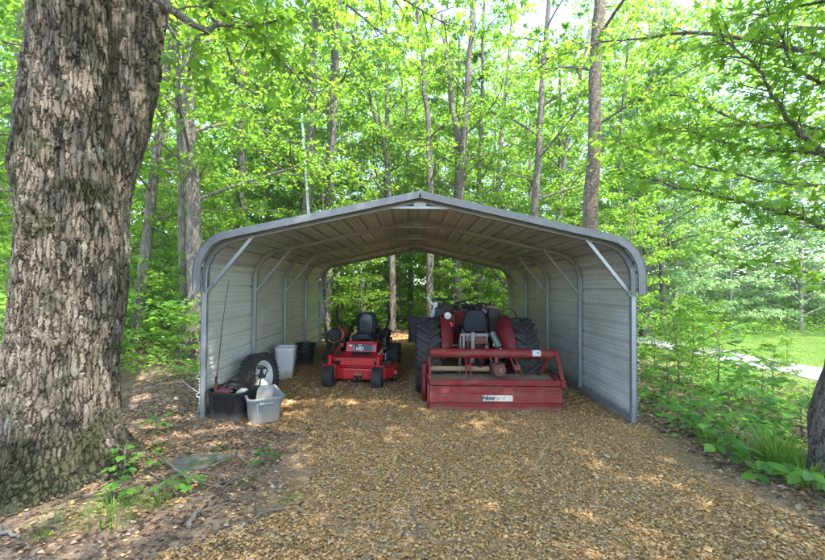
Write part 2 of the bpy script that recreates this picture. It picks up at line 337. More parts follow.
def np_mesh(name, co, loops, sizes, tint=None, smooth=False):
    me = bpy.data.meshes.new(name); co = np.ascontiguousarray(co, dtype=np.float32)
    me.vertices.add(len(co)); me.vertices.foreach_set('co', co.ravel())
    me.loops.add(len(loops)); me.loops.foreach_set('vertex_index', np.ascontiguousarray(loops, dtype=np.int32))
    me.polygons.add(len(sizes)); st = np.concatenate([[0], np.cumsum(sizes)[:-1]]).astype(np.int32)
    me.polygons.foreach_set('loop_start', st); me.polygons.foreach_set('loop_total', np.asarray(sizes, dtype=np.int32))
    if smooth: me.polygons.foreach_set('use_smooth', np.ones(len(sizes), dtype=bool))
    me.update(calc_edges=True)
    if tint is not None:
        a = me.attributes.new('tint', 'FLOAT', 'FACE'); a.data.foreach_set('value', np.ascontiguousarray(tint, dtype=np.float32))
    return me
gm, t, out = newmat('ground'); L = t.links
tc = N(t, 'ShaderNodeTexCoord'); sx = N(t, 'ShaderNodeSeparateXYZ'); L.new(tc.outputs['Object'], sx.inputs[0])
def nz(scale, det=6, rough=.6, dist=0):
    n = N(t, 'ShaderNodeTexNoise'); n.inputs['Scale'].default_value = scale; n.inputs['Detail'].default_value = det; n.inputs['Roughness'].default_value = rough; n.inputs['Distortion'].default_value = dist
    L.new(tc.outputs['Object'], n.inputs[0]); return n.outputs[0]
def math_(op, a, b=None, c=None):
    n = N(t, 'ShaderNodeMath', operation=op)
    for i, v in enumerate((a, b, c)):
        if v is None: continue
        if hasattr(v, 'links'): L.new(v, n.inputs[i])
        else: n.inputs[i].default_value = v
    return n.outputs[0]
def mapr(v, a, b, c=0, d=1):
    n = N(t, 'ShaderNodeMapRange', interpolation_type='SMOOTHSTEP'); L.new(v, n.inputs[0])
    for i, q in enumerate((a, b, c, d)): n.inputs[i+1].default_value = q
    return n.outputs[0]
big = nz(.9, 5); mid = nz(6, 8, .7); fine = nz(45, 6, .7); wob = math_('MULTIPLY_ADD', nz(1.6, 6, .65), 1.3, -.65)
vor = N(t, 'ShaderNodeTexVoronoi'); vor.inputs['Scale'].default_value = 38; L.new(tc.outputs['Object'], vor.inputs[0])
sc_ = N(t, 'ShaderNodeSeparateColor'); L.new(vor.outputs['Color'], sc_.inputs[0])
grav = ramp(t, sc_.outputs[0], [(0, (.13,.07,.03)), (.4, (.28,.155,.06)), (.75, (.40,.24,.10)), (1, (.42,.35,.25))])
grav = mixc(t, mapr(mid, .35, .7), grav, mixc(t, .55, grav, (.17,.115,.07)))
ab = N(t, 'ShaderNodeAttribute', attribute_name='bare')
dirt = ramp(t, fine, [(.25, (.11,.075,.05)), (.5, (.20,.145,.10)), (.75, (.27,.20,.14))])
grav = mixc(t, mapr(math_('MULTIPLY_ADD', mid, .5, ab.outputs['Fac']), .55, .85), grav, mixc(t, mid, (.15,.098,.052), (.27,.19,.11)))
lit = ramp(t, sc_.outputs[1], [(0, (.06,.038,.024)), (.5, (.14,.09,.058)), (1, (.26,.19,.14))])
turf = ramp(t, mid, [(.3, (.055,.10,.02)), (.55, (.10,.16,.03)), (.75, (.17,.20,.06))])
xw = math_('ADD', sx.outputs[0], wob); yw = math_('ADD', sx.outputs[1], wob)
inpad = math_('MULTIPLY', mapr(xw, -1.35, -.95), mapr(xw, 3.0, 2.6)); inpad = math_('MULTIPLY', inpad, mapr(yw, 14.5, 13))
incar = math_('MULTIPLY', math_('MULTIPLY', mapr(sx.outputs[0], -2.75, -2.6), mapr(sx.outputs[0], 2.85, 2.75)), math_('MULTIPLY', mapr(yw, 4.7, 5.2), mapr(sx.outputs[1], 11.6, 11.0)))
isg = math_('MAXIMUM', inpad, incar)
isl = mapr(sx.outputs[0], 9.0, 11.8); isl = math_('MAXIMUM', isl, math_('MULTIPLY', mapr(sx.outputs[0], 5.5, 8.5), mapr(big, .42, .55)))
isl = math_('MULTIPLY', isl, mapr(sx.outputs[1], 90, 70))
c = mixc(t, mapr(mid, .45, .6), lit, dirt)
moss_ = math_('MULTIPLY', mapr(nz(2.2, 8, .7), .56, .66), .7); c = mixc(t, moss_, c, (.07,.10,.025))
c = mixc(t, isl, c, turf); c = mixc(t, isg, c, grav)
p = N(t, 'ShaderNodeBsdfPrincipled'); L.new(c, p.inputs['Base Color']); p.inputs['Roughness'].default_value = .95; p.inputs['Specular IOR Level'].default_value = .15
b = N(t, 'ShaderNodeBump'); b.inputs['Strength'].default_value = .7; b.inputs['Distance'].default_value = .02
L.new(math_('ADD', vor.outputs[0], fine), b.inputs['Height']); L.new(b.outputs[0], p.inputs['Normal']); L.new(p.outputs[0], out.inputs[0])
gme = np_mesh('ground', co, quads.ravel(), np.full(len(quads), 4), smooth=True); at_ = gme.attributes.new('bare', 'FLOAT', 'POINT'); at_.data.foreach_set('value', bare(co[:, 0], co[:, 1]).astype(np.float32))
g = link('ground', gme, gm); tag(g, kind='structure', label='brown gravel pad and leaf littered forest floor', cat='ground')
# driveway sheet
ys = np.arange(1, 30, .25); v = []; f = []
for i, yy in enumerate(ys):
    cx = drive_x(yy)
    for k in range(9):
        xx = cx+(-.95+1.9*k/8)*(1+.12*math.sin(yy*1.7+k))+.06*math.sin(yy*3+k*k); v.append((xx, yy, Hf(xx, yy)+.012+.012*math.cos((k-4)/4*1.5)))
    if i: f += [((i-1)*9+k, (i-1)*9+k+1, i*9+k+1, i*9+k) for k in range(8)]
dm = surf('drive_gravel', (.125,.13,.14), .95, dirt=(.26,.23,.19), dscale=3, var=.35, bscale=55, bump=.8)
d = MB().add(v, f).build('driveway', dm, smooth=True); tag(d, 'pale grey gravel driveway crossing beyond the leafy verge', 'driveway', kind='structure')

# ================================================================== leaf scatter
T_LEAF = (np.array([(0,0,0), (.42,.27,.05), (1,0,-.04), (.42,-.27,.05)]), [(0,1,2), (0,2,3)])
T_KITE = (np.array([(0,0,0), (.38,.36,.06), (1,0,-.06), (.38,-.36,.06)]), [(0,1,2,3)])
_h = [(0,0), (.03,.20), (-.10,.48), (.20,.25), (.50,.62), (.46,.20), (.62,.15), (.78,.14)]
_st = _h+[(1.05,0)]+[(a, -b) for a, b in _h[:0:-1]]
T_STAR = (np.array([(a, b, .10*abs(b)-.12*a*a) for a, b in _st]), [tuple(range(len(_st)))])
T_BROAD = (np.array([(0,0,0), (.22,.27,.05), (.55,.32,.06), (.82,.17,.0), (1.05,0,-.06), (.82,-.17,.0), (.55,-.32,.06), (.22,-.27,.05), (.5,0,0)]), [(0,1,2,8), (8,2,3,4), (0,8,6,7), (8,4,5,6)])
def leaf_mesh(name, pos, axis, nrm, size, tmpl, tint):
    P, F = tmpl; n = len(pos); K = len(P)
    axis = axis/np.maximum(1e-6, np.linalg.norm(axis, axis=1))[:, None]
    nrm = nrm-axis*np.sum(nrm*axis, 1)[:, None]; nrm /= np.maximum(1e-6, np.linalg.norm(nrm, axis=1))[:, None]
    side = np.cross(nrm, axis); sz = np.asarray(size).reshape(-1, 1, 1)
    co = pos[:, None]+sz*(P[None, :, 0:1]*axis[:, None]+P[None, :, 1:2]*side[:, None]+P[None, :, 2:3]*nrm[:, None])
    loops = []; sizes = []; base = np.arange(n)*K
    fl = np.concatenate([np.array(f) for f in F]); ss = np.array([len(f) for f in F])
    loops = (base[:, None]+fl[None]).ravel(); sizes = np.tile(ss, n)
    return np_mesh(name, co.reshape(-1, 3), loops, sizes, np.repeat(tint, len(F)))
def rnd_normals(rng, n, up=1.0, j=.6): return np.array([0, 0, up])+rng.normal(0, j, (n, 3))

# ------------------------------------------------------------------ trees
def grow(seed, path, rad, cb, top, spread, nl, leaf_n, zmin_leaf=-9, twigs=7, rise=.35, az=None, droop=.0, lb=1.0):
    """limbs on a trunk path: (MB of limbs, leaf pos, leaf axis)"""
    rng = np.random.default_rng(seed); rn = random.Random(seed)
    path = [Vector(p) for p in path]; zs = [p.z for p in path]
    def on(z):
        for i in range(len(path)-1):
            if zs[i] <= z <= zs[i+1]:
                t_ = (z-zs[i])/max(1e-6, zs[i+1]-zs[i]); return path[i].lerp(path[i+1], t_), rad[i]*(1-t_)+rad[i+1]*t_
        return path[-1], rad[-1]
    mb = MB(); pos = []; ax = []
    for i in range(nl):
        f = (i+rn.random()*.8)/nl; z = cb+(top-cb)*f; p0, r0 = on(z)
        a = i*2.4+rn.uniform(-.5, .5) if az is None else R(rn.uniform(*az))
        Lg = spread*(1-.55*f)*rn.uniform(.65, 1.1); d = Vector((math.cos(a), math.sin(a), 0))
        pts = []; q = p0.copy(); sl = rise+rn.uniform(-.1, .35)+f*.5; wz = rn.uniform(-.25, .25); n = 6
        for k in range(n):
            pts.append(q.copy()); s_ = Lg/(n-1)
            d2 = Vector((math.cos(a+wz*k), math.sin(a+wz*k), sl*(1-k/(n-1))-droop*k/n)); q = q+d2.normalized()*s_*lb
        lr = max(.012, min(r0*.42, .012*Lg+.008)); mb.tube(pts, [lr*(1-.82*k/(n-1)) for k in range(n)], 5, False)
        for j in range(twigs):
            u = .22+.78*(j+rn.random()*.7)/twigs; k = min(n-2, int(u*(n-1))); pp = pts[k].lerp(pts[k+1], u*(n-1)-k)
            ta = a+wz*k+(1 if j % 2 else -1)*rn.uniform(.45, 1.15); tl = Lg*rn.uniform(.20, .40)*(1.15-u*.6)+.15
            e = pp+Vector((math.cos(ta), math.sin(ta), rn.uniform(-.18, .25)))*tl
            mb.tube([pp, pp.lerp(e, .5)+Vector((0, 0, .03*tl)), e], [lr*.3, lr*.2, .003], 4, False)
            m = max(3, int(leaf_n/(nl*twigs)*(.5+tl/(Lg*.35)*.5))); tt = rng.random(m)**.7
            w = np.array(pp)[None]*(1-tt[:, None])+np.array(e)[None]*tt[:, None]
            w += rng.normal(0, 1, (m, 3))*np.array([.11, .11, .055])*(tl*.9+.25)
            dd = np.array(e-pp)/max(.01, (e-pp).length); aa = dd[None]*.8+rng.normal(0, .6, (m, 3)); aa[:, 2] -= .25
            pos.append(w); ax.append(aa)
    pos = np.concatenate(pos); ax = np.concatenate(ax); k = pos[:, 2] > zmin_leaf
    return mb, pos[k], ax[k], rng
def make_tree(name, seed, refs, rpx, top=15, cb=3.0, spread=3.2, nl=22, leaf_n=9000, size=.12, bark='bark', leaf='leaf', label=None, cat='tree', group=None, fork=None, tmpl=T_LEAF, flare=1.35, zmin=-9, az=None, twigs=7, rise=.35, extra_limbs=()):
    """refs: world points the trunk passes through, bottom to top"""
    rn = random.Random(seed); refs = [Vector(p) for p in refs]
    b = refs[0]; b = Vector((b.x, b.y, Hf(b.x, b.y)-.05))
    d = (refs[-1]-refs[-2]).normalized(); e = refs[-1]+d*max(0, (top-refs[-1].z)/max(.3, d.z)); pts0 = [b]+refs[1:]+([e] if top > refs[-1].z+.5 else [])
    pts = []
    for i in range(len(pts0)-1):
        n = max(2, int((pts0[i+1]-pts0[i]).length/.8))
        for k in range(n): pts.append(pts0[i].lerp(pts0[i+1], k/n))
    pts.append(pts0[-1]); Lz = pts[-1].z-b.z
    for i in range(1, len(pts)-1): pts[i] = pts[i]+Vector((rn.uniform(-1, 1), rn.uniform(-1, 1), 0))*rpx*.22
    loc = b.copy(); lp = [p-loc for p in pts]
    rad = [rpx*(1-.72*(p.z/max(.1, Lz)))*(1+(flare-1)*math.exp(-p.z/.35)) for p in lp]
    lp.insert(1, lp[0].lerp(lp[1], .25)); rad.insert(1, rpx*1.1)
    root = empty(name, loc, 0, label, cat, group)
    mb = MB().tube(lp, rad, 14, True, rn)
    if fork:
        fb = Vector(fork[0])-loc; ft = [Vector(q)-loc for q in fork[1:]]; mb.tube([fb]+ft, [fork_r*rpx for fork_r in np.linspace(.75, .3, len(ft)+1)], 10, True, rn)
    for li in extra_limbs:
        q = [Vector(x)-loc for x in li[1:]]; mb.tube(q, [li[0]*(1-.75*k/(len(q)-1)) for k in range(len(q))], 7, True, rn)
    lm, pos, ax, rng = grow(seed, lp, rad, cb, lp[-1].z, spread, nl, int(leaf_n*(.85 if abs(loc.x-1) < 6 and loc.y > 12 else 1.1)), zmin, twigs, rise, az)
    if loc.y > 9: k = pos[:, 2] < 3.0+.84*(pos[:, 1]+loc.y)-loc.z; pos, ax = pos[k], ax[k]
    mb.add(lm.v, lm.f)
    mb.build('trunk', M[bark], root, smooth=True)
    tn = rng.random(len(pos))*.75+.25*(np.sin(pos[:, 0]*1.7+pos[:, 2]*1.3+seed)*.5+.5)
    me = leaf_mesh('crown', pos, ax, rnd_normals(rng, len(pos), 1, .55), size*rng.uniform(.65, 1.15, len(pos)), tmpl, tn)
    link('crown', me, M[leaf], root); return root

def spray(mb, path, r, ntw, tl, per, seed, size, up=.25, u0=.2, drop=.25):
    rng = np.random.default_rng(seed); rn = random.Random(seed); path = [Vector(p) for p in path]; pts = []
    for i in range(len(path)-1):
        for k in range(4):
            pts.append(path[i].lerp(path[i+1], k/4)+Vector([rn.uniform(-1, 1)*.018 for _ in range(3)]))
    pts.append(path[-1]); m = len(pts); mb.tube(pts, [r*(1-.85*k/(m-1)) for k in range(m)], 8, True, rn)
    P = []; A = []
    for j in range(ntw):
        u = u0+(1-u0)*(j+rn.random())/ntw; k = min(m-2, int(u*(m-1))); q = pts[k].lerp(pts[k+1], u*(m-1)-k)
        d = (pts[k+1]-pts[k]).normalized(); s_ = Vector((-d.y, d.x, 0)).normalized()*(1 if j % 2 else -1)
        T = tl*rn.uniform(.5, 1.15); e = q+(d*rn.uniform(.2, .9)+s_*rn.uniform(.3, 1)+Vector((0, 0, rn.uniform(-drop, up)))).normalized()*T
        mid_ = q.lerp(e, .5)+Vector((0, 0, .05*T)); mb.tube([q, mid_, e], [max(.004, r*.25), max(.003, r*.15), .002], 4, False)
        n = per; tt = rng.uniform(.15, 1.05, n); w = np.array(q)[None]*(1-tt[:, None])+np.array(e)[None]*tt[:, None]+rng.normal(0, 1, (n, 3))*np.array([.07, .07, .05])
        aa = np.array((e-q)/T)[None]*.7+rng.normal(0, .6, (n, 3)); aa[:, 2] -= .35; P.append(w); A.append(aa)
    return np.concatenate(P), np.concatenate(A)
def crown_part(root, Ps, As, seed, size, tmpl, mat_, name='crown', j=.5):
    rng = np.random.default_rng(seed); P = np.concatenate(Ps); A = np.concatenate(As)
    me = leaf_mesh(name, P, A, rnd_normals(rng, len(P), 1, j), size*rng.uniform(.6, 1.15, len(P)), tmpl, rng.random(len(P)))
    return link(name, me, M[mat_], root)

# ================================================================== the great oak
OX, OY = (64-412.7)/379*3.35, 3.35
oak = empty('oak_tree', (OX, OY, 0), 0, 'huge old twin-stemmed oak with deeply furrowed mossy bark, left of the carport', 'tree')
zt = [-.15, 0, .12, .3, .66, 1.0, 1.28, 1.72, 2.1, 2.43, 2.74, 3.1, 3.76, 4.2, 6, 9, 11]
mc = [62, 62, 62, 64, 65.4, 66.7, 71.9, 74.6, 74.6, 70.7, 67.5, 63.5, 66.4, 65.7, 70, 75, 80]
mr_ = [.68, .57, .48, .42, .38, .352, .358, .366, .366, .334, .314, .312, .288, .300, .29, .22, .12]
sc2 = [118, 114, 110, 106, 104, 103, 108, 112, 115, 117, 121, 130, 142, 142, 165, 225, 290]
sr2 = [.26, .23, .18, .14, .125, .12, .125, .14, .135, .135, .15, .18, .185, .19, .18, .12, .05]
zr = np.concatenate([np.arange(-.15, 4.75, .0085), np.arange(4.8, 11, .12)]); NT = 380
th = np.linspace(0, 2*np.pi, NT, endpoint=False)
MC, MR, SC, SR = (np.interp(zr, zt, q)[:, None] for q in (mc, mr_, sc2, sr2))
ux, uy = .74, .67
off = (MC-64)*.00657; off2 = (SC-MC)*.00657           # along the view-perpendicular
cx1, cy1 = off*ux, off*uy; cx2, cy2 = (off+off2)*ux, (off+off2)*uy-.03
ct, st_ = np.cos(th)[None], np.sin(th)[None]
def ray(cx, cy_, r):                                   # exit distance from the pivot through a circle
    b_ = (cx-px_)*ct+(cy_-py_)*st_; c_ = (cx-px_)**2+(cy_-py_)**2-r*r; D = b_*b_-c_
    return np.where(D > 0, b_+np.sqrt(np.maximum(D, 0)), 0)
px_, py_ = cx1+off2*.22*ux, cy1+off2*.22*uy
r1 = ray(cx1, cy1, MR); r2 = ray(cx2, cy2, SR); k_ = 55.
rr = np.log(np.exp(k_*r1)+np.exp(k_*r2))/k_
zz = zr[:, None]; tt_ = th[None]
lob = .5+.5*np.cos(5*tt_+.6+.8*np.sin(tt_))
rr = rr+np.exp(-np.maximum(zz, 0)/.22)*.16*lob**2+.016*np.sin(3*tt_+zz*1.1)+.011*np.sin(7*tt_-zz*2.3+1)+.008*np.sin(13*tt_+zz*3.7)
for (a0, z0, wa, wz, h) in ((3.75, 2.72, .45, .22, .05), (4.5, 2.35, .3, .12, .03), (3.7, 1.0, .5, .3, .03), (5.6, 2.55, .22, .2, .04), (5.9, 1.55, .3, .15, .028), (5.2, .62, .5, .05, .025), (5.8, 3.4, .3, .3, .03), (4.9, 1.5, .25, .35, -.018), (6.0, 2.0, .2, .5, .02)):
    da = (tt_-a0+np.pi) % (2*np.pi)-np.pi; rr = rr+h*np.exp(-(da/wa)**2-((zz-z0)/wz)**2)
xx = px_+rr*ct; yy = py_+rr*st_; co = np.stack([xx, yy, np.broadcast_to(zz, xx.shape)], 2).reshape(-1, 3)
nr = len(zr); base = (np.arange(nr-1)[:, None]*NT+np.arange(NT)[None]); nxt = (np.arange(nr-1)[:, None]*NT+(np.arange(NT)+1)[None] % NT)
q = np.stack([base, nxt, nxt+NT, base+NT], 2).reshape(-1, 4)
link('trunk', np_mesh('trunk', co, q.ravel(), np.full(len(q), 4), smooth=True), M['oak'], oak)
def ol(p): return Vector(p)-Vector((OX, OY, 0))
mb = MB(); Ps = []; As = []
limb = [ol(at(150, -8, 3.45)), ol(at(166, 6, 3.5)), ol(at(186, 20, 3.55)), ol(at(203, 28, 3.6)), ol(at(212, 21, 3.65)), ol(at(235, 23, 3.75)), ol(at(262, 20, 3.9)), ol(at(300, 8, 4.1))]
rn = random.Random(3); mb.tube(limb, [.050, .036, .030, .028, .020, .014, .010, .006], 10, True, rn)
for j, (pth, r_) in enumerate((((203, 28, 3.6, 190, 38, 3.6, 186, 56, 3.6, 172, 78, 3.55), .012), ((186, 54, 3.6, 200, 66, 3.6, 212, 88, 3.65, 222, 120, 3.7), .009), ((262, 20, 3.9, 270, 50, 3.9, 268, 95, 3.9), .007), ((235, 23, 3.75, 262, 40, 3.9, 300, 52, 4.2), .006), ((166, 6, 3.5, 200, 0, 3.6, 240, -12, 3.9), .010))):
    pp = [ol(at(*pth[i:i+3])) for i in range(0, len(pth), 3)]; a_, b_ = spray(mb, pp, r_, 7, .22, 5, 40+j, .09); Ps.append(a_); As.append(b_)
a_, b_ = spray(mb, limb[3:], .012, 14, .4, 8, 60, .09, up=.5); Ps.append(a_); As.append(b_)
high = [((-2.9, 3.5, 5.2), (-1.9, 4.6, 6.0), (-.6, 5.6, 6.25), (.6, 6.3, 6.1)), ((-2.9, 3.4, 5.0), (-1.6, 4.0, 5.9), (.2, 4.6, 6.1), (1.8, 5.4, 5.9)),
        ((-2.6, 3.6, 6.2), (-1.8, 5.2, 6.9), (-1.4, 7.2, 7.2), (-.2, 8.3, 6.9)), ((-3.0, 3.8, 5.6), (-3.2, 5.2, 6.2), (-3.4, 6.8, 6.0), (-3.8, 8.4, 5.6)),
        ((-2.9, 3.6, 5.0), (-2.6, 4.6, 5.2), (-2.1, 5.6, 5.2), (-1.7, 6.6, 5.0)), ((-3.2, 3.2, 6.0), (-4.6, 2.4, 7.0), (-6.5, 1.5, 7.4)), ((-3.0, 3.0, 7.0), (-2.4, 1.0, 8.0), (-1.5, -1, 8.6)), ((-2.7, 3.4, 7.4), (-.8, 2.8, 8.6), (1.2, 2.6, 9.0)), ((-2.9, 3.2, 5.9), (-1.2, 2.9, 6.5), (.6, 2.3, 6.8), (1.8, 2.0, 6.7)), ((-2.9, 3.0, 6.6), (-1.4, 2.0, 7.3), (.4, 1.0, 7.6), (2.0, .4, 7.5)), ((-2.9, 3.3, 6.3), (-1.6, 3.6, 6.9), (.0, 3.6, 7.2), (1.5, 3.5, 7.1)), ((-3.4, 3.4, 7.6), (-5, 4.8, 8.6), (-6.2, 6.6, 9))]
for j, pth in enumerate(high):
    a_, b_ = spray(mb, [ol(p_) for p_ in pth], .055, 26 if j < 8 else 46, .95, 16 if j < 8 else 34, 80+j, .1, up=.3); Ps.append(a_); As.append(b_)  # the later, denser boughs lie above the frame, added to shade the ground
mb.build('branch', M['bark'], oak, smooth=True)
crown_part(oak, Ps, As, 5, .11, T_STAR, 'leaf')

# ================================================================== carport
CX, CY = .085, 4.83
car = empty('carport', (CX, CY, 0), 0, 'open grey metal carport sheltering the mower and the tractor', 'carport')
HALF = [(2.764, .0), (2.764, 1.84), (2.745, 1.97), (2.675, 2.12), (2.59, 2.22), (2.46, 2.30), (2.35, 2.332), (0, 2.850)]
def offs(path, o):
    res = []
    for i in range(len(path)):
        a, b_ = path[max(i-1, 0)], path[min(i+1, len(path)-1)]; d_ = Vector((b_[0]-a[0], b_[1]-a[1])).normalized(); res.append((path[i][0]-d_.y*o, path[i][1]+d_.x*o))
    return res
def sheet(path, y0, y1, sgn):
    """ribbed sheet along a half profile: walk the path, raise ribs every 229 mm"""
    P_ = [Vector((x_, z_)) for x_, z_ in path]; cum = [0]
    for i in range(1, len(P_)): cum.append(cum[-1]+(P_[i]-P_[i-1]).length)
    def pt(s_):
        for i in range(1, len(P_)):
            if s_ <= cum[i]+1e-9:
                f_ = (s_-cum[i-1])/(cum[i]-cum[i-1]); d_ = (P_[i]-P_[i-1]).normalized(); return P_[i-1].lerp(P_[i], f_), Vector((d_.y, -d_.x))
        d_ = (P_[-1]-P_[-2]).normalized(); return P_[-1], Vector((d_.y, -d_.x))
    ss = {0: 0, cum[-1]: 0}
    k = 0
    while k*.229 < cum[-1]:
        c_ = k*.229+.06
        for ds, h_ in ((-.024, 0), (-.018, .036), (.018, .036), (.024, 0), (.068, 0), (.074, .007), (.090, .007), (.096, 0), (.130, 0), (.136, .007), (.152, .007), (.158, 0)):
            if 0 < c_+ds < cum[-1]: ss[c_+ds] = h_
        k += 1
    for c_ in cum[1:-1]:
        if all(abs(c_-q_) > .01 for q_ in ss): ss[c_] = 0
    keys = sorted(ss); ysn = np.linspace(y0, y1, 3); v_ = []; f_ = []
    for y_ in ysn:
        for s_ in keys:
            p_, n_ = pt(s_); w_ = p_+n_*ss[s_]; v_.append((sgn*w_.x, y_, w_.y))
    n_ = len(keys)
    for j in range(len(ysn)-1):
        for i in range(n_-1): f_.append((j*n_+i, j*n_+i+1, (j+1)*n_+i+1, (j+1)*n_+i))
    return MB().add(v_, f_)
OUT = offs(HALF, 0)
for sgn in (-1, 1):
    for k in range(6):
        y0, y1 = -.02+k*1.03, -.02+(k+1)*1.03+(.015 if k < 5 else 0)
        hp = [(x_+.0012*(k % 2), z_) for x_, z_ in HALF]
        sheet([(hp[0][0], .012)]+hp[1:3], y0, y1, sgn).build('side_panel', M['wall'], car, solid=.0012)
    for k in range(2):
        sheet(HALF[2:], -.15+k*3.20, -.15+(k+1)*3.2+(.02 if k == 0 else 0), sgn).build('roof_panel', M['ceil'], car, solid=.0012)
    # front and rear edge trim
    TR = [(sgn*x_, z_) for x_, z_ in ([(2.806, 1.62)]+[(x_+.042*(x_ > 2.0), z_+.036) for x_, z_ in HALF[1:]])]
    for y0, y1 in ((-.185, -.160), (6.265, 6.29)):
        TR2 = [(x_-sgn*.028*(abs(x_) > 2.0), z_-.004) for x_, z_ in TR]
        MB().ribbon(TR2, 0, sgn*.088, y0, y1).build('edge_trim', M['trim'], car, bevel=.004)
        yy0, yy1 = (y1+.001, y1+.10) if y0 < 0 else (y0-.10, y0-.001)
        MB().ribbon(TR, 0, sgn*.006, yy0, yy1).build('edge_trim', M['trim'], car)
    MB().bar((sgn*2.72, -.02, .03), (sgn*2.72, 6.12, .03), .057, .057).build('base_rail', M['steel'], car, bevel=.004)
    for i in range(5):
        y_ = i*1.524
        MB().bar((sgn*2.72, y_, .061), (sgn*2.72, y_, 1.86), .057, .057, up=(0,1,0)).build('post', M['steel'], car, bevel=.005)
        MB().bar((sgn*2.719, y_, 1.60), (sgn*2.719, y_, 1.87), .066, .066, up=(0,1,0)).build('post_sleeve', M['steel'], car, bevel=.004)
        MB().bar((sgn*2.69, y_-.031, 1.60), (sgn*2.10, y_-.031, 2.335), .045, .03, up=(0,1,0)).build('brace', M['steel'], car, bevel=.003)
for i in range(5):
    y_ = i*1.524; IN = [(x_-.043*(x_ > 2.3), z_-.052+.0*(x_ > 2)) for x_, z_ in HALF[1:]]
    IN[0] = (2.72, 1.80); IN[1] = (2.70, 1.95); IN[2] = (2.635, 2.085); IN[3] = (2.55, 2.18); IN[4] = (2.44, 2.248); IN[5] = (2.33, 2.282)
    full = [(x_, z_) for x_, z_ in IN]+[(-x_, z_) for x_, z_ in reversed(IN[:-1])]
    MB().ribbon(full, -.0285, .0285, y_-.0285, y_+.0285).build('rafter', M['steel'] if i == 0 else M['tube2'], car, bevel=.004)
    MB().bar((-.36, y_-.030, 2.70), (.36, y_-.030, 2.70), .03, .035).build('peak_brace', M['steel'], car, bevel=.003)
    MB().box((0, y_-.035, 2.765), (.16, .006, .09)).build('peak_plate', M['steel'], car)
sc0 = MB().lathe([(.009, 0), (.009, .004), (.004, .007), (0, .007)], (0, 0, 0), 'y', 6).build('screw', M['steel'], car)
sc0.location = (-2.72, -.034, 1.66); sc0.rotation_euler.x = R(180)
for sgn in (-1, 1):
    for k in range(3):
        if sgn < 0 and k == 0: continue
        q = sc0.copy(); COL.objects.link(q); q.parent = car; q.location = (sgn*2.72, -.034, 1.66+.07*k)


# ================================================================== things standing under it, left side
def tub(name, loc, rz, L1, W1, H1, mat_, label, cat='tote', taper=.82, wall=.012, rim=.022, ribs=True, handle=True, rnd=.06, tilt=(0, 0)):
    root = empty(name, loc, rz, label, cat)
    def ring(l, w, z, r):
        p_ = []
        for (sx_, sy_, a0) in ((1,1,0), (-1,1,90), (-1,-1,180), (1,-1,270)):
            for k in range(5): a = R(a0+22.5*k); p_.append((sx_*(l/2-r)+r*math.cos(a), sy_*(w/2-r)+r*math.sin(a), z))
        return p_
    lv = [(taper, 0, .8), (taper+.01, .02, 1), (.97, H1*.86, 1), (.985, H1*.875, 1), (1.0, H1*.97, 1), (1.0+rim/L1*2, H1*.97, 1), (1.0+rim/L1*2, H1, 1), (1.0-wall/L1*2, H1, 1), (.965-wall/L1*2, H1*.86, 1), (taper-wall/L1*2, .015, 1)]
    vs = []; fs = []
    for s_, z_, rk in lv: vs += ring(L1*s_, W1*s_ if s_ <= 1 else W1+(s_-1)*L1, z_, rnd*rk)
    n = 20
    for i in range(len(lv)-1):
        for k in range(n): a, b_ = i*n+k, i*n+(k+1) % n; fs.append((a, b_, b_+n, a+n))
    fs.append(tuple(range(n-1, -1, -1))); fs.append(tuple((len(lv)-1)*n+k for k in range(n)))
    MB().add(vs, fs).build('body', mat_, root, smooth='auto', angle=38)
    if ribs:
        for sg in (-1, 1):
            for xo in (-.28, .28):
                MB().bar((xo*L1*.8, sg*(W1*taper/2+.003), .02), (xo*L1*.95, sg*(W1*.965/2+.003), H1*.86), .018, .012).build('rib', mat_, root, bevel=.003)
                MB().bar((sg*(L1*taper/2+.003), xo*W1*.8, .02), (sg*(L1*.965/2+.003), xo*W1*.95, H1*.86), .012, .018).build('rib', mat_, root, bevel=.003)
    return root
def onG(px, py): # photo pixel standing on flat ground near z = 0
    hy = 288+(px-412)*.0087; d_ = CAMZ*379/(py-hy); return ((px-412.7)/379*d_, d_)
# grey tote
gt = tub('storage_tote', (-1.93, 4.93, .005), 31, .41, .66, .315, M['tote'], 'empty grey plastic tote standing open in front of the spare wheel', rim=.018)
MB().bar((-.09, -.338, .255), (.09, -.338, .255), .03, .02).build('handle', M['tote'], gt, bevel=.005)
# black tote with rubbish in it
bt = tub('storage_tote', (-2.30, 4.92, .005), -14, .52, .42, .36, M['blk'], 'black plastic tote crammed with rags and scrap beside the front left post', rim=.014, taper=.86, rnd=.09)
rng0 = random.Random(11)
def junk(name, loc, lab, mat_, seed, size, cat):
    rr_ = random.Random(seed); mb_ = MB(); n = 14; vs = []; fs = []
    for j in range(n):
        for i in range(n):
            u_, w_ = i/(n-1)-.5, j/(n-1)-.5; z_ = size[2]*(1-(u_*u_+w_*w_)*2.4)+rr_.uniform(-.5, .5)*size[2]*.45
            vs.append((u_*size[0]*(1+.2*rr_.uniform(-1, 1)), w_*size[1]*(1+.2*rr_.uniform(-1, 1)), z_))
    for j in range(n-1):
        for i in range(n-1): fs.append((j*n+i, j*n+i+1, (j+1)*n+i+1, (j+1)*n+i))
    o = mb_.add(vs, fs).build(name, mat_, None, smooth=True, solid=.006, sub=1); o.location = loc; return tag(o, lab, cat)
junk('rag', (-2.36, 4.80, .335), 'crumpled red rag lying on top of the black tote', M['cloth'], 1, (.20, .14, .06), 'rag')
junk('plastic_bag', (-2.17, 4.88, .33), 'torn clear plastic bag hanging over the rim of the black tote', M['glass'], 5, (.10, .20, .04), 'bag')
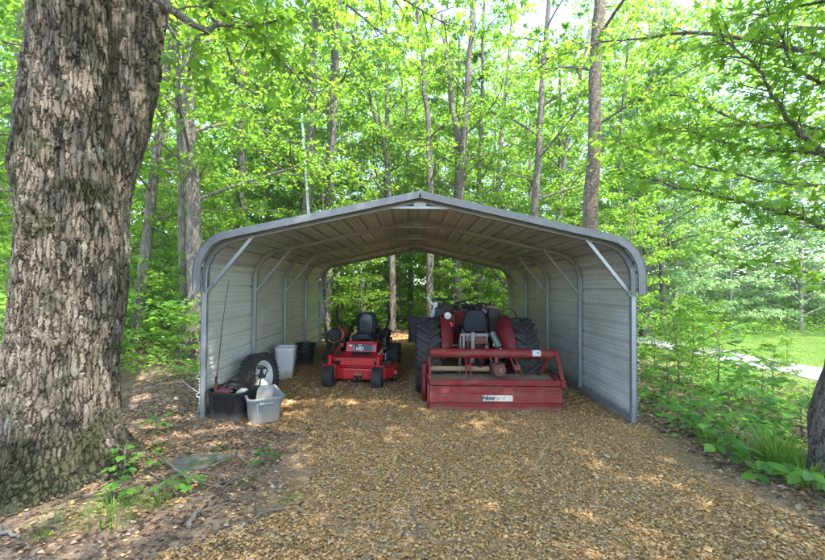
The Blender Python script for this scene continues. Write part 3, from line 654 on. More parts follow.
junk('sack', (-2.36, 5.0, .33), 'dark crumpled sack in the back of the black tote', M['dark'], 9, (.36, .20, .10), 'sack')
jar = empty('metal_scrap', (-2.50, 4.86, .30), 0, 'rusty metal scrap poking out of the left end of the black tote', 'scrap')
mb = MB(); mb.tube([(0, 0, 0), (.01, 0, .16)], .022, 8).tube([(.05, .02, 0), (.12, .03, .13)], .016, 7).bar((.04, -.03, .04), (.22, -.06, .10), .03, .02); mb.build('pipe_ends', M['rust'], jar)
MB().bar((.30, .12, .00), (.33, .14, .15), .035, .01).bar((.33, .14, .13), (.37, .12, .04), .03, .01).build('bracket', M['dark'], jar)
# fishing rod like rusty rod
rd = empty('rod', (-2.52, 4.87, .30), 0, 'thin rusty rod leaning from the black tote against the wall sheet', 'rod')
top = at(229, 281, 5.5)-Vector((-2.52, 4.87, .30))
MB().tube([(0, 0, 0), top*.25+Vector((.004, 0, 0)), top*.6+Vector((-.012, 0, 0)), top], [.009, .007, .005, .003], 8).build('shaft', M['rust'], rd, smooth=True)
MB().tube([(-.002, 0, -.02), top*.14], .014, 8).build('grip', M['dark'], rd, smooth=True)
# wheel leaning on the wall
def wheel_geo(R0, w, rimR, mtyre, mrim, parent, loc, axis='x', tread=24, dish=.03, lug=None, names=('tyre', 'rim'), n=44):
    h = w/2; pr = [(rimR, -h*.72), (rimR+.25*(R0-rimR), -h*.98), (R0-.30*(R0-rimR), -h), (R0-.03*R0, -h*.86), (R0, -h*.6), (R0, h*.6), (R0-.03*R0, h*.86), (R0-.30*(R0-rimR), h), (rimR+.25*(R0-rimR), h*.98), (rimR, h*.72)]
    mb_ = MB().lathe(pr, loc, axis, n, close=True)
    def place(a, r_, u_, dims, tw=0):
        ca, sa = math.cos(a), math.sin(a)
        if axis == 'x': c_ = (u_, r_*ca, r_*sa); Mx = Matrix(((1,0,0), (0,ca,-sa), (0,sa,ca))) @ Matrix.Rotation(tw, 3, 'Y')
        c_ = Vector(c_)+Vector(loc); mb_.box(c_, dims, Mx)
    if lug == 'tractor':
        for k in range(22):
            for sg in (-1, 1):
                a = 2*math.pi*(k+(.5 if sg > 0 else 0))/22
                ca, sa = math.cos(a), math.sin(a)
                Mx = Matrix(((1,0,0), (0,ca,-sa), (0,sa,ca))) @ Matrix.Rotation(sg*R(45), 3, 'Y').to_3x3()
                # local: x axle, y radial, z tangential
                Mx = Matrix(((1,0,0), (0,ca,-sa), (0,sa,ca))) @ Matrix.Rotation(sg*R(38), 3, 'Y')
                c_ = Vector((sg*h*.48, (R0+.012)*ca, (R0+.012)*sa))+Vector(loc); mb_.box(c_, (w*.56, .05, .042), Mx)
    elif tread:
        for k in range(tread):
            for j, u_ in enumerate((-.42, -.14, .14, .42)):
                place(2*math.pi*(k+.5*(j % 2))/tread, R0+.001, u_*w, (w*.2, .008, 2*math.pi*R0/tread*.62), .25*(1 if j % 2 else -1))
    ty = mb_.build(names[0], mtyre, parent, smooth='auto', angle=30)
    rim = [(0, dish), (.22*rimR, dish), (.26*rimR, dish*.6), (.55*rimR, dish*.2), (.72*rimR, dish*1.3), (.86*rimR, h*.30), (.90*rimR, h*.66), (rimR*1.04, h*.78), (rimR*1.04, h*.70), (rimR*.93, h*.5), (rimR*.93, -h*.5), (rimR*1.04, -h*.72), (rimR*.86, -h*.66), (rimR*.8, -h*.2), (0, -h*.2)]
    MB().lathe(rim, loc, axis, 32).build(names[1], mrim, parent, smooth='auto', angle=30)
    return ty
sw = empty('spare_wheel', (-2.30, 5.72, .006), 28, 'black tyre on a white rim leaning against the left wall', 'wheel')
inner = sw
wheel_geo(.33, .21, .205, M['tyre'], M['rim'], sw, (0, 0, .33), 'x', 34, .03)
mb = MB()
for k in range(5): a = k*1.2566; mb.lathe([(.011, 0), (.011, .012), (0, .014)], (.022, .05*math.cos(a), .33+.05*math.sin(a)), 'x', 6)
mb.lathe([(.033, 0), (.033, .02), (.02, .03), (0, .03)], (.03, 0, .33), 'x', 16).build('hub', M['dark'], sw)
sw.rotation_euler = (0, R(-12), R(-13)); sw.location = (-2.22, 5.72, .02)
# sprayer
sp = empty('garden_sprayer', (-2.10, 5.33, .004), 0, 'milky white pump sprayer with black hose standing against the spare wheel', 'sprayer')
MB().lathe([(.085, 0), (.10, .015), (.105, .05), (.105, .20), (.09, .26), (.055, .30), (.04, .31), (.04, .33), (0, .33)], (0, 0, 0), 'z', 24).build('tank', M['jug'], sp, smooth='auto')
MB().lathe([(.045, .331), (.045, .36), (.02, .37), (.02, .43), (0, .43)], (0, 0, 0), 'z', 16).bar((-.06, 0, .44), (.06, 0, .44), .022, .022).build('pump_handle', M['dark'], sp, bevel=.003)
hp = [(.05+.0*a_, 0, .34) for a_ in (0,)]+[(.0+.095*math.cos(a_), -.05-.01*a_, .425+.055*math.sin(a_)) for a_ in np.linspace(-.6, 5.6, 18)]+[(.03, -.115, .33), (.015, -.12, .2), (.01, -.12, .06)]
sp.scale = (1, 1, 1.22)
MB().tube(hp, .008, 7).build('hose', M['dark'], sp, smooth=True)
# white bin, black bucket
x_, y_ = onG(284, 380)
wb = tub('waste_bin', (x_, y_+.18, .003), 8, .36, .36, .58, M['white'], 'tall white plastic waste bin near the left wall', 'bin', taper=.72, rim=.008, ribs=False, rnd=.07)
x_, y_ = onG(304, 366)
bb = empty('bucket', (x_, y_+.22, .002), 0, 'black plastic bucket farthest along the left wall', 'bucket')
MB().lathe([(.16, 0), (.165, .01), (.195, .36), (.21, .365), (.21, .43), (.222, .43), (.222, .455), (.205, .455), (.20, .40), (.155, .02), (0, .02)], (0, 0, 0), 'z', 28).build('body', M['blk'], bb, smooth='auto')
MB().tube([(.21*math.cos(a), -.02+.05*math.sin(a)*0-.21*abs(math.sin(a))*.9-.02, .40-.10*math.sin(a)) for a in np.linspace(0, math.pi, 11)], .004, 6).build('handle', M['steel'], bb, smooth=True)
# leaning poles behind
p0, p1 = at(328, 336, 11.4), at(321, 290, 11.4); p0.z = Hf(p0.x, p0.y)
o = MB().tube([p0, p0.lerp(p1, .5), p1+(p1-p0)*.4], [.06, .055, .05], 10).build('leaning_post', M['grim'], smooth=True); tag(o, 'short grey post leaning at the far left corner of the carport', 'post')
p1 = at(299.5, 112, 12.2); p0 = at(318, 330, 12.2); p0.z = Hf(p0.x, p0.y)
o = MB().tube([p0, p0.lerp(p1, .5), p1], [.05, .047, .042], 12).build('tall_pole', M['pole'], smooth=True); tag(o, 'tall pale metal pole leaning up behind the carport roof', 'pole')
# wire from left post to the leaves
o = MB().tube([at(183, 379, 4.95), at(192, 386, 4.9), at(201, 392, 4.8)], .0028, 6).build('wire', M['white'], smooth=True); tag(o, 'short white cord running off the foot of the front left post', 'cord')

# ================================================================== zero-turn mower
mw = empty('riding_mower', (-.985, 6.42, .0), -5, 'bright red zero-turn mower with a black seat parked facing out', 'mower')
RED, DK = M['red'], M['dark']
def text(body, size, loc, rot, mat_, parent, name='lettering', ext=.0008, sx_=1.0, shear=0, bold=0):
    cu = bpy.data.curves.new(name, 'FONT'); cu.body = body; cu.size = size; cu.extrude = ext; cu.align_x = 'CENTER'; cu.align_y = 'CENTER'; cu.shear = shear; cu.offset = bold
    o_ = bpy.data.objects.new(name, cu); COL.objects.link(o_); o_.data.materials.append(mat_); o_.parent = parent
    bpy.context.view_layer.update(); me = bpy.data.meshes.new_from_object(o_.evaluated_get(bpy.context.evaluated_depsgraph_get())); bpy.data.objects.remove(o_)
    o_ = bpy.data.objects.new(name, me); COL.objects.link(o_); o_.parent = parent
    if not me.materials: me.materials.append(mat_)
    o_.location = loc; o_.rotation_euler = [R(a) for a in rot]; o_.scale = (sx_, 1, 1); return o_
for sg in (-1, 1):
    cw = empty('caster_wheel', (sg*.415, 0, 0)); cw.parent = mw
    wheel_geo(.165, .165, .085, M['tyre'], DK, cw, (0, 0, .167), 'x', 26, .02)
    mb = MB()
    for s2 in (-1, 1): mb.bar((s2*.10, .0, .155), (s2*.10, .02, .36), .012, .05, up=(0,1,0))
    mb.box((0, .02, .366), (.215, .07, .012)); mb.build('fork', RED, cw, bevel=.003)
    mb = MB().lathe([(.032, .375), (.032, .52), (.022, .53), (0, .53)], (sg*.415, .03, 0), 'z', 16); mb.build('caster_post', RED, mw, smooth='auto')
    MB().bar((sg*.415, .05, .46), (sg*.33, .62, .40), .055, .07).build('frame_arm', RED, mw, bevel=.006)
    MB().bar((sg*.315, .50, .40), (sg*.315, 1.62, .40), .055, .075).build('frame_rail', RED, mw, bevel=.006)
MB().bar((-.40, .20, .43), (.40, .20, .43), .06, .055).build('front_axle', RED, mw, bevel=.006)
# deck
D = [(-.60, .32), (-.50, .20), (-.20, .14), (.22, .14), (.52, .22), (.66, .36), (.72, .62), (.60, .92), (.30, 1.02), (-.30, 1.02), (-.56, .92), (-.62, .60)]
MB().prism(D, .095, .285, 'xy').build('deck', RED, mw, bevel=.02, seg=3)
D2 = [(x__*.88+.01, y__*.85+.08) for x__, y__ in D]
MB().prism(D2, .286, .315, 'xy').build('deck_cover', RED, mw, bevel=.012)
MB().box((-.56, .45, .345), (.16, .14, .10)).box((.50, .50, .335), (.20, .18, .085)).build('spindle_cover', DK, mw, bevel=.01)
for (x__, y__) in ((.02, .10), (.09, .10)):
    MB().lathe([(0, -.028), (.045, -.028), (.055, -.015), (.055, .015), (.045, .028), (0, .028)], (x__, y__, .12), 'x', 20).build('deck_roller', DK, mw, smooth='auto')
MB().lathe([(0, -.028), (.055, -.028), (.065, -.015), (.065, .015), (.055, .028), (0, .028)], (.68, .26, .12), 'x', 20).build('deck_roller', DK, mw, smooth='auto')
MB().box((.055, .12, .19), (.15, .05, .10)).box((.68, .30, .20), (.06, .06, .08)).build('roller_bracket', M['orange'], mw, bevel=.005)
# foot plate: sloping red panel
FP = [(-.43, .47, .455), (-.28, .20, .345), (-.24, .13, .305), (.30, .13, .305), (.35, .20, .345), (.38, .47, .455)]
mb = MB(); th_ = .02
v_ = [(-.40, .56, .47), (.37, .56, .47), (.34, .17, .40), (-.28, .17, .40)]; 
mb.add([(-.40, .60, .50), (.37, .60, .50), (.33, .155, .405), (-.27, .155, .405), (-.40, .60, .47), (.37, .60, .47), (.33, .155, .33), (-.27, .155, .33)], [(0,1,2,3), (7,6,5,4), (0,4,5,1), (1,5,6,2), (2,6,7,3), (3,7,4,0)])
mb.build('foot_plate', RED, mw, bevel=.008)
mb = MB()
for k in range(5): mb.box((.03, .40+.035*k, .461+.0074*k+.012), (.36, .012, .006), (12, 0, 0))
mb.build('grip_strip', DK, mw)
sl = 90-0
text('GRAVELY', .075, (.03, .27, .441), (12, 0, 0), M['ink'], mw, sx_=1.05, bold=.002)
MB().prism([(-.27, 0), (-.22, 0), (-.235, .035)], 0, .002, 'xy')
# seat base with decal
MB().add([(-.30, .60, .47), (.28, .60, .47), (.28, .66, .66), (-.30, .66, .66), (-.30, 1.10, .47), (.28, 1.10, .47), (.28, 1.10, .66), (-.30, 1.10, .66)], [(0,1,2,3), (7,6,5,4), (0,4,5,1), (1,5,6,2), (2,6,7,3), (3,7,4,0)]).build('seat_base', RED, mw, bevel=.012)
MB().box((.0, .62, .672), (.50, .10, .03)).build('seat_base', RED, mw, bevel=.008)
rx = 90-17.5
def onp(x__, z__): return (x__, .60+(z__-.47)*.06/.19-.0015, z__)
MB().box(Vector(onp(.03, .565))+Vector((0, -.002, 0)), (.37, .115, .004), (rx, 0, 0)).build('decal', M['black_decal'], mw)
text('ZT', .05, Vector(onp(-.03, .602))+Vector((0, -.006, 0)), (rx, 0, 0), M['whiteink'], mw, bold=.001)
text('HD', .080, Vector(onp(-.03, .545))+Vector((0, -.006, 0)), (rx, 0, 0), M['whiteink'], mw, sx_=1.2, bold=.002)
MB().box(Vector(onp(.205, .565))+Vector((0, -.002, 0)), (.008, .10, .004), (rx, 0, -3)).box(Vector(onp(-.14, .565))+Vector((0, -.005, 0)), (.006, .08, .003), (rx, 0, 0)).box(Vector(onp(-.21, .60))+Vector((0, -.002, 0)), (.05, .03, .003), (rx, 0, 0)).build('decal_stripe', M['whiteink'], mw)
# seat
st = empty('seat', (-.0, .0, 0)); st.parent = mw
MB().box((0, .86, .735), (.44, .46, .10)).build('cushion', M['vinyl'], st, bevel=.045, seg=4, smooth=True)
MB().box((0, .82, .775), (.26, .34, .045)).build('cushion_insert', M['vinylg'], st, bevel=.02, seg=3, smooth=True)
bk = [(-.17, .76), (-.20, .86), (-.205, 1.0), (-.18, 1.12), (-.12, 1.185), (0, 1.20), (.12, 1.185), (.18, 1.12), (.205, 1.0), (.20, .86), (.17, .76)]
b1 = MB().prism(bk, 1.0, 1.10, 'xz').build('backrest', M['vinyl'], st, bevel=.035, seg=4, smooth=True)
b2 = MB().prism([(x__*.62, .80+(z__-.76)*.86) for x__, z__ in bk], .985, 1.02, 'xz').build('backrest_insert', M['vinylg'], st, bevel=.012, seg=3, smooth=True)
mb = MB()
for k in range(6): mb.box((0, .984, .84+.035*k), (.17, .006, .012))
mb.build('stitching', M['vinyl'], st, bevel=.002)
text('X', .05, (0, .982, 1.12), (90, 0, 0), M['redink'], st, 'logo', sx_=1.4)
for o_ in (b1, b2): o_.rotation_euler.x = 0
for sg in (-1, 1):
    MB().bar((sg*.265, 1.05, .80), (sg*.265, .86, .93), .035, .03).bar((sg*.27, 1.02, .925), (sg*.27, .74, .935), .05, .045).build('armrest', DK, st, bevel=.015, seg=3)
    # control levers
    lv_ = [(sg*.40, .92, .62), (sg*.385, .88, .78), (sg*.44, .80, .96), (sg*.50, .72, 1.10), (sg*.50, .70, 1.20), (sg*.475, .68, 1.36)]
    MB().tube(lv_, [.020, .020, .020, .021, .024, .023], 10).build('control_lever', DK, mw, smooth=True)
    MB().box((sg*.40, .98, .66), (.10, .42, .20)).build('fender', DK, mw, bevel=.03, seg=3)
    MB().box((sg*.40, 1.05, .80), (.15, .28, .16)).build('fuel_tank', DK, mw, bevel=.05, seg=4, smooth=True)
    rw = empty('rear_wheel', (sg*.50, 1.38, 0)); rw.parent = mw
    wheel_geo(.275, .24, .13, M['tyre'], RED, rw, (0, 0, .277), 'x', 28, .03*sg)
MB().box((.36, .60, .40), (.12, .2, .10)).box((.40, .50, .50), (.05, .05, .12)).build('lever_housing', RED, mw, bevel=.01)
MB().box((0, 1.45, .62), (.50, .46, .34)).build('engine', DK, mw, bevel=.04, seg=3)
MB().lathe([(.15, .79), (.17, .80), (.17, .86), (.14, .89), (0, .89)], (0, 1.45, 0), 'z', 24).build('engine_fan_cover', DK, mw, smooth='auto')
mb = MB()
for sg in (-1, 1): mb.bar((sg*.40, 1.70, .40), (sg*.40, 1.70, .62), .045, .045, up=(0,1,0))
mb.bar((-.42, 1.70, .62), (.42, 1.70, .62), .045, .045).build('rear_guard', RED, mw, bevel=.005)
# orange canister with black end on the left of the picture, and the raised chute
MB().lathe([(.0, .62), (.105, .62), (.11, .64), (.115, 1.02), (.10, 1.08), (0, 1.08)], (-.44, 0, .80), 'y', 28).build('orange_drum', M['orange'], mw, smooth='auto')
MB().lathe([(0, .50), (.10, .50), (.122, .52), (.126, .56), (.126, .612), (.118, .619), (0, .619)], (-.50, 0, .805), 'y', 30).build('drum_cap', DK, mw, smooth='auto')
MB().bar((-.45, .76, .36), (-.45, .80, .70), .07, .05, up=(0,1,0)).box((-.46, .72, .50), (.12, .14, .30)).build('drum_bracket', DK, mw, bevel=.01)
MB().add([(-.70, .42, .36), (-.56, .34, .36), (-.48, .46, .66), (-.62, .54, .68), (-.69, .44, .36), (-.55, .36, .36), (-.47, .48, .66), (-.61, .56, .68)], [(0,1,2,3), (7,6,5,4), (0,4,5,1), (1,5,6,2), (2,6,7,3), (3,7,4,0)]).build('discharge_flap', DK, mw, bevel=.003)
MB().bar((.44, .62, .33), (.60, .62, .33), .02, .02).bar((.47, .50, .34), (.47, .50, .50), .014, .014, up=(0,1,0)).tube([(.36, .34, .49), (.42, .36, .56), (.46, .40, .48)], .012, 6).build('height_linkage', M['steel'], mw)
MB().tube([(-.415, .30, .5), (-.38, .45, .60), (-.34, .6, .62)], .012, 6).box((-.36, .56, .62), (.06, .05, .07)).build('linkage', RED, mw)

# ================================================================== tractor (seen from behind) and tiller
tr = empty('tractor', (1.0, 6.27, 0), 0, 'old red farm tractor with a front loader, parked nose-in', 'tractor')
RF = M['redfade']
for sg in (-1, 1):
    wr = empty('rear_wheel', (sg*.745, 0, 0)); wr.parent = tr
    wheel_geo(.575, .40, .33, M['tyre'], RF, wr, (0, 0, .59), 'x', 0, .05*sg, lug='tractor', n=52)
    wf = empty('front_wheel', (sg*.62, 2.0, 0)); wf.parent = tr
    wheel_geo(.34, .17, .20, M['tyre'], RF, wf, (0, 0, .342), 'x', 26, .03*sg)
    # fender: inner skirt + crown over tyre, pointed shell
    arc = [R(a) for a in np.linspace(2, 128, 18)]; vs = []; fs = []
    rowr = [.33, .46, .57, .625, .64]; rowx = [.33, .345, .39, .46, .56]
    for i, a in enumerate(arc):
        f_ = i/(len(arc)-1); taper_ = math.sin(math.pi*min(1, max(0, f_*.94+.03)))**.45
        for r_, xx_ in zip(rowr, rowx):
            x3 = .56+(xx_-.56)*taper_; rr3 = .63+(r_-.63)*taper_
            vs.append((sg*x3, -rr3*math.cos(a)*1.0, .60+rr3*math.sin(a)))
    for i in range(len(arc)-1):
        for j in range(4): a0 = i*5+j; fs.append((a0, a0+1, a0+6, a0+5))
    MB().add(vs, fs).build('fender', RF, tr, smooth=True, solid=.008, sub=1)
    MB().tube([(sg*.18, 0, .62), (sg*.55, 0, .62)], [.12, .075], 16).build('axle_housing', RF, tr, smooth='auto')
    MB().bar((sg*.22, -.10, .42), (sg*.30, -.62, .30), .03, .06).build('lift_arm', M['grim'], tr, bevel=.005)
    MB().tube([(sg*.22, -.05, .86), (sg*.27, -.45, .34)], .018, 8).build('lift_rod', M['grim'], tr)
MB().box((0, .15, .62), (.34, .70, .42)).build('gearbox_housing', RF, tr, bevel=.03, seg=3)
MB().box((0, -.02, .885), (.32, .46, .11)).build('lift_cover', M['grim'], tr, bevel=.02, seg=3)
mb = MB(); mb.bar((-.19, -.30, .60), (-.19, -.30, .95), .035, .02, up=(0,1,0)).bar((.17, -.30, .60), (.17, -.30, .95), .035, .02, up=(0,1,0)).bar((-.24, -.30, .955), (.20, -.30, .955), .03, .045)
mb.bar((-.05, -.34, .52), (-.05, -.34, 1.0), .055, .03, up=(0,1,0)).bar((-.24, -.31, .55), (-.24, -.31, .95), .018, .018, up=(0,1,0)); mb.build('top_link_frame', M['grim'], tr, bevel=.003)
MB().box((.08, -.29, .86), (.18, .06, .10)).tube([(.05, -.31, .82), (.13, -.35, .84), (.18, -.31, .80)], .022, 8).build('hitch_casting', M['rust'], tr, bevel=.01)
MB().tube([(-.12, -.33, .90), (-.13, -.34, .70)], .012, 6).build('check_rod', M['rust'], tr)
MB().tube([(0, -.20, .56), (0, -.70, .52)], .035, 12).build('drive_shaft', DK, tr)
MB().tube([(.24, -.34, 1.00), (.345, -.42, .78)], [.048, .052], 18).build('hydraulic_cylinder', M['cyl'], tr, smooth='auto', bevel=.008)
MB().tube([(.355, -.43, .77), (.40, -.46, .66)], .018, 10).build('cylinder_rod', M['steel'], tr)
ts = empty('seat', (0, 0, 0)); ts.parent = tr
bkp = [(-.165, .97), (-.19, 1.10), (-.15, 1.30), (-.08, 1.345), (.10, 1.345), (.17, 1.30), (.205, 1.10), (.185, .97)]
MB().prism(bkp, -.20, -.11, 'xz').build('backrest', M['vinyl'], ts, bevel=.035, seg=4, smooth=True)
MB().box((0, .05, 1.0), (.44, .42, .10)).build('cushion', M['vinyl'], ts, bevel=.04, seg=4, smooth=True)
MB().box((.15, -.13, 1.29), (.07, .06, .10), (0, 25, 0)).build('worn_corner', M['tan'], ts, bevel=.01)
MB().bar((-.20, -.16, .985), (.20, -.16, .985), .03, .03).build('seat_bracket', M['rust'], ts)
MB().lathe([(0, -.045), (.055, -.04), (.06, -.02), (.045, .04), (0, .05)], (-.43, -.16, 1.24), 'y', 20).build('work_lamp', M['glass'], tr, smooth='auto')
MB().box((-.405, -.20, 1.06), (.09, .05, .15)).build('tail_light', surf('tail_red', (.62, .02, .02), .3), tr, bevel=.008)
MB().box((.39, -.18, 1.02), (.07, .04, .10)).build('marker_bracket', DK, tr, bevel=.006)
# hood, dash, wheel
MB().prism([(.65, .72), (.65, 1.22), (1.0, 1.27), (2.05, 1.20), (2.25, 1.12), (2.28, .62), (.9, .62)], -.25, .25, 'yz').build('hood', RF, tr, bevel=.05, seg=3)
MB().box((0, .62, 1.08), (.58, .14, .42)).build('dash_panel', RF, tr, bevel=.03, seg=3)
MB().box((-.33, .30, 1.12), (.16, .30, .26)).build('battery_box', RF, tr, bevel=.03, seg=3)
MB().tube([(0, .60, 1.2), (0, .38, 1.34)], .022, 10).build('steering_column', DK, tr)
sr_ = []
for k in range(25): a = 2*math.pi*k/24; sr_.append(Vector((.21*math.cos(a), .36+.21*math.sin(a)*.35, 1.37+.21*math.sin(a)*.45)))
mb = MB().tube(sr_, .014, 8, False)
for k in (2, 10, 18): mb.tube([(0, .38, 1.345), sr_[k]], .009, 6)
mb.build('steering_wheel', DK, tr, smooth=True)
# loader: posts, arms, hoses, valve bank and bucket
ld = empty('front_loader', (0, 0, 0)); ld.parent = tr
for sg in (-1, 1):
    MB().bar((sg*.42, .95, .45), (sg*.42, .95, 1.36), .09, .12, up=(0,1,0)).build('loader_post', DK, ld, bevel=.008)
    MB().bar((sg*.46, .90, 1.34), (sg*.46, 2.3, 1.22), .07, .13).bar((sg*.46, 2.3, 1.22), (sg*.46, 2.75, .62), .07, .13).build('loader_arm', DK, ld, bevel=.008)
    MB().tube([(sg*.46, 1.0, .72), (sg*.46, 1.9, 1.06)], .035, 10).build('lift_cylinder', M['cyl'], ld, smooth='auto')
MB().prism([(2.78, .38), (2.84, .98), (2.88, .98), (2.9, .46), (3.3, .42), (3.3, .38)], -1.06, 1.06, 'yz').build('bucket', DK, ld, bevel=.01)
for sg in (-1, 1): MB().prism([(2.78, .37), (2.82, 1.0), (3.05, .9), (3.32, .42), (3.32, .37)], sg*1.061, sg*1.09, 'yz').build('bucket_side', DK, ld, bevel=.003)
mb = MB()
MB().tube([(-.62, .95, 1.28), (-.62, .95, 1.47), (-.22, .95, 1.47)], .014, 8).tube([(-.40, .95, 1.30), (-.40, .95, 1.47)], .012, 8).build('guard_rail', DK, ld)
MB().box((-.50, .60, 1.24), (.16, .20, .18)).box((-.30, .74, 1.30), (.30, .12, .14)).build('battery', M['dark'], ld, bevel=.01)
mb.box((.26, .45, 1.30), (.30, .12, .12)).box((.42, .36, 1.26), (.18, .14, .14))
MB().box((.05, .72, 1.35), (.26, .10, .10)).build('fluid_tank', DK, ld, bevel=.006)
mb.build('valve_bank', DK, ld, bevel=.006)
for k in range(5): MB().tube([(.14+.07*k, .42, 1.34), (.15+.07*k, .36, 1.44-.02*(k % 3))], [.007, .012], 6).build('valve_lever', DK, ld)
rn = random.Random(5)
for k in range(9):
    a0 = Vector((rn.uniform(-.25, .30), rn.uniform(.35, .7), 1.32)); b0 = Vector((rn.uniform(.1, .62), rn.uniform(.25, .7), 1.22+rn.uniform(-.05, .05)))
    hgt = rn.uniform(.04, .14); pp = [a0.lerp(b0, u_)+Vector((0, 0, hgt*4*u_*(1-u_))) for u_ in np.linspace(0, 1, 9)]
    MB().tube(pp, .012, 7).build('hose', DK, ld, smooth=True)
MB().tube([Vector((.50, .15, 1.20))+Vector((.13*(1-math.cos(a)), 0, .15*math.sin(a))) for a in np.linspace(0, math.pi, 12)], .010, 7).build('hose', DK, ld, smooth=True)
MB().tube([Vector((-.28, .35, 1.33))+Vector((.13*(1-math.cos(a)), 0, .12*math.sin(a))) for a in np.linspace(0, math.pi, 12)], .012, 7).build('hose', DK, ld, smooth=True)
MB().box((.52, .16, 1.20), (.10, .10, .10)).build('connector', M['dark'], ld, bevel=.01)
MB().bar((.10, .50, 1.40), (.52, .34, 1.34), .05, .03).build('valve_handle', M['tan'], ld)
MB().bar((-.66, .70, 1.05), (-.56, .70, 1.42), .07, .02, up=(0,1,0)).bar((-.72, .72, 1.52), (-.60, .70, 1.36), .06, .03).build('side_plate', M['steel'], ld)
for sg in (-1, 1): MB().box((sg*.40, .28, .55), (.26, .40, .03)).build('foot_rest', RF, tr, bevel=.004)
MB().bar((-.62, 2.0, .36), (.62, 2.0, .36), .08, .10).build('front_axle', RF, tr, bevel=.01)

# tiller
tl = empty('rotary_tiller', (1.155, 5.22, 0), 0, 'wide dusty red rotary tiller hitched behind the tractor', 'tiller')
RD = M['reddust']; HW = .905
TD = M['dust']
v_ = [(-HW, 0, .005), (HW, 0, .005), (HW, .0, .115), (-HW, .0, .115)]
MB().prism([(.0, .012), (-.004, .110), (.012, .118), (.016, .012)], -HW, HW, 'yz').build('rear_flap', RD, tl, bevel=.002)
MB().prism([(-.010, .122), (.012, .236), (.028, .236), (.008, .122)], -HW, HW, 'yz').prism([(.014, .238), (.075, .325), (.09, .315), (.028, .238)], -HW, HW, 'yz').build('apron', RD, tl, bevel=.002)
MB().prism([(.10, .333), (.11, .345), (.52, .40), (.60, .36), (.60, .33), (.52, .37)], -HW+.01, HW-.01, 'yz').build('hood', TD, tl, bevel=.004)
MB().bar((-HW-.0, .075, .375), (HW+.01, .075, .375), .045, .075).build('frame_bar', RD, tl, bevel=.004)
for sg in (-1, 1):
    MB().prism([(.05, .02), (.02, .12), (.10, .34), (.30, .44), (.62, .36), (.66, .15), (.55, .02)], sg*HW+sg*.002, sg*(HW+.03), 'yz').build('side_plate', RD, tl, bevel=.004)
MB().tube([(-HW+.01, .33, .735), (HW+.0, .33, .735)], .066, 30).build('top_tube', RD, tl, smooth='auto', bevel=.004)
MB().lathe([(.0, 0), (.068, 0), (.076, .006), (.076, .012), (0, .012)], (HW+.001, .33, .735), 'x', 24).build('tube_end', RD, tl, smooth='auto')
MB().bar((HW+.035, .30, .76), (HW+.045, .06, .36), .03, .05, up=(1,0,0)).build('end_brace', RD, tl, bevel=.004)
MB().bar((HW-.05, .33, .70), (HW-.12, .50, .42), .03, .055, up=(1,0,0)).build('end_brace', RD, tl, bevel=.004)
MB().box((HW+.04, .055, .37), (.06, .06, .10)).build('end_lug', RD, tl, bevel=.012)
MB().bar((-HW+.004, .33, .70), (-HW+.004, .08, .41), .02, .035, up=(1,0,0)).build('end_brace', RD, tl, bevel=.004)
MB().lathe([(0, -.03), (.20, -.03), (.235, -.015), (.24, .02), (.22, .04), (0, .04)], (-HW-.075, .42, .25), 'x', 32).box((-HW-.07, .38, .46), (.06, .20, .26)).build('chain_case', RF, tl, smooth='auto')
for x__, lean in ((-.34, 0), (.36, .10)):
    mb = MB()
    for s2 in (-1, 1): mb.bar((x__+s2*.035-lean*.45, .32, .68), (x__+s2*.035+lean*.45, .22, .41), .014, .03, up=(0,1,0))
    mb.box((x__+lean*.0, .265, .55), (.085, .05, .07)).build('upright_strap', RD, tl, bevel=.003)
MB().tube([(-HW+.02, .38, .50), (-.02, .38, .50)], .038, 18).build('drive_tube', M['tan'], tl, smooth='auto')
MB().box((.10, .38, .51), (.19, .19, .17)).lathe([(.0, -.08), (.085, -.08), (.095, -.06), (.095, .05), (.07, .08), (0, .08)], (.10, .27, .51), 'y', 20).bar((.07, .30, .60), (.07, .30, .70), .05, .04, up=(0,1,0)).build('gearbox', M['rust'], tl, bevel=.012, seg=2)
MB().box((.115, .188, .52), (.03, .004, .055)).build('gearbox_tag', M['tan'], tl)
MB().tube([(-.80, .30, .14), (.80, .30, .14)], .05, 12).build('tine_shaft', DK, tl)
# mud caked bolts and weld lines
mb = MB()
for k in range(9): mb.lathe([(.011, 0), (.011, -.007), (0, -.009)], (-.8+.2*k, .052, .375), 'y', 6)
mb.build('bolts', M['rust'], tl)
ang = math.degrees(math.atan2(.022, .114))
MB().box((.025, -.0045, .182), (.41, .004, .078), (-11, 0, 0)).build('label_plate', M['decal'], tl)
text('How', .074, (-.105, -.0085, .183), (79, 0, 0), M['ink'], tl, sx_=1.15, shear=.35, bold=.004)
text('ard', .074, (.060, -.0085, .183), (79, 0, 0), M['inkf'], tl, sx_=1.15, shear=.35, bold=.002)
lp_ = MB()
for i in range(7):
    a = R(118+i*14)
    for xx_ in (.585, .705): lp_.v.append((xx_, .33+.0675*math.cos(a)*1, .735+.0675*math.sin(a)))
lp_.f = [(2*i, 2*i+1, 2*i+3, 2*i+2) for i in range(6)]
lp_.build('warning_sticker', M['rim'], tl)
MB().box((.665, .268, .765), (.035, .004, .008), (20, 0, 20)).box((.70-.03, .266, .755), (.05, .004, .006), (10, 0, 0)).build('sticker_print', M['ink'], tl)


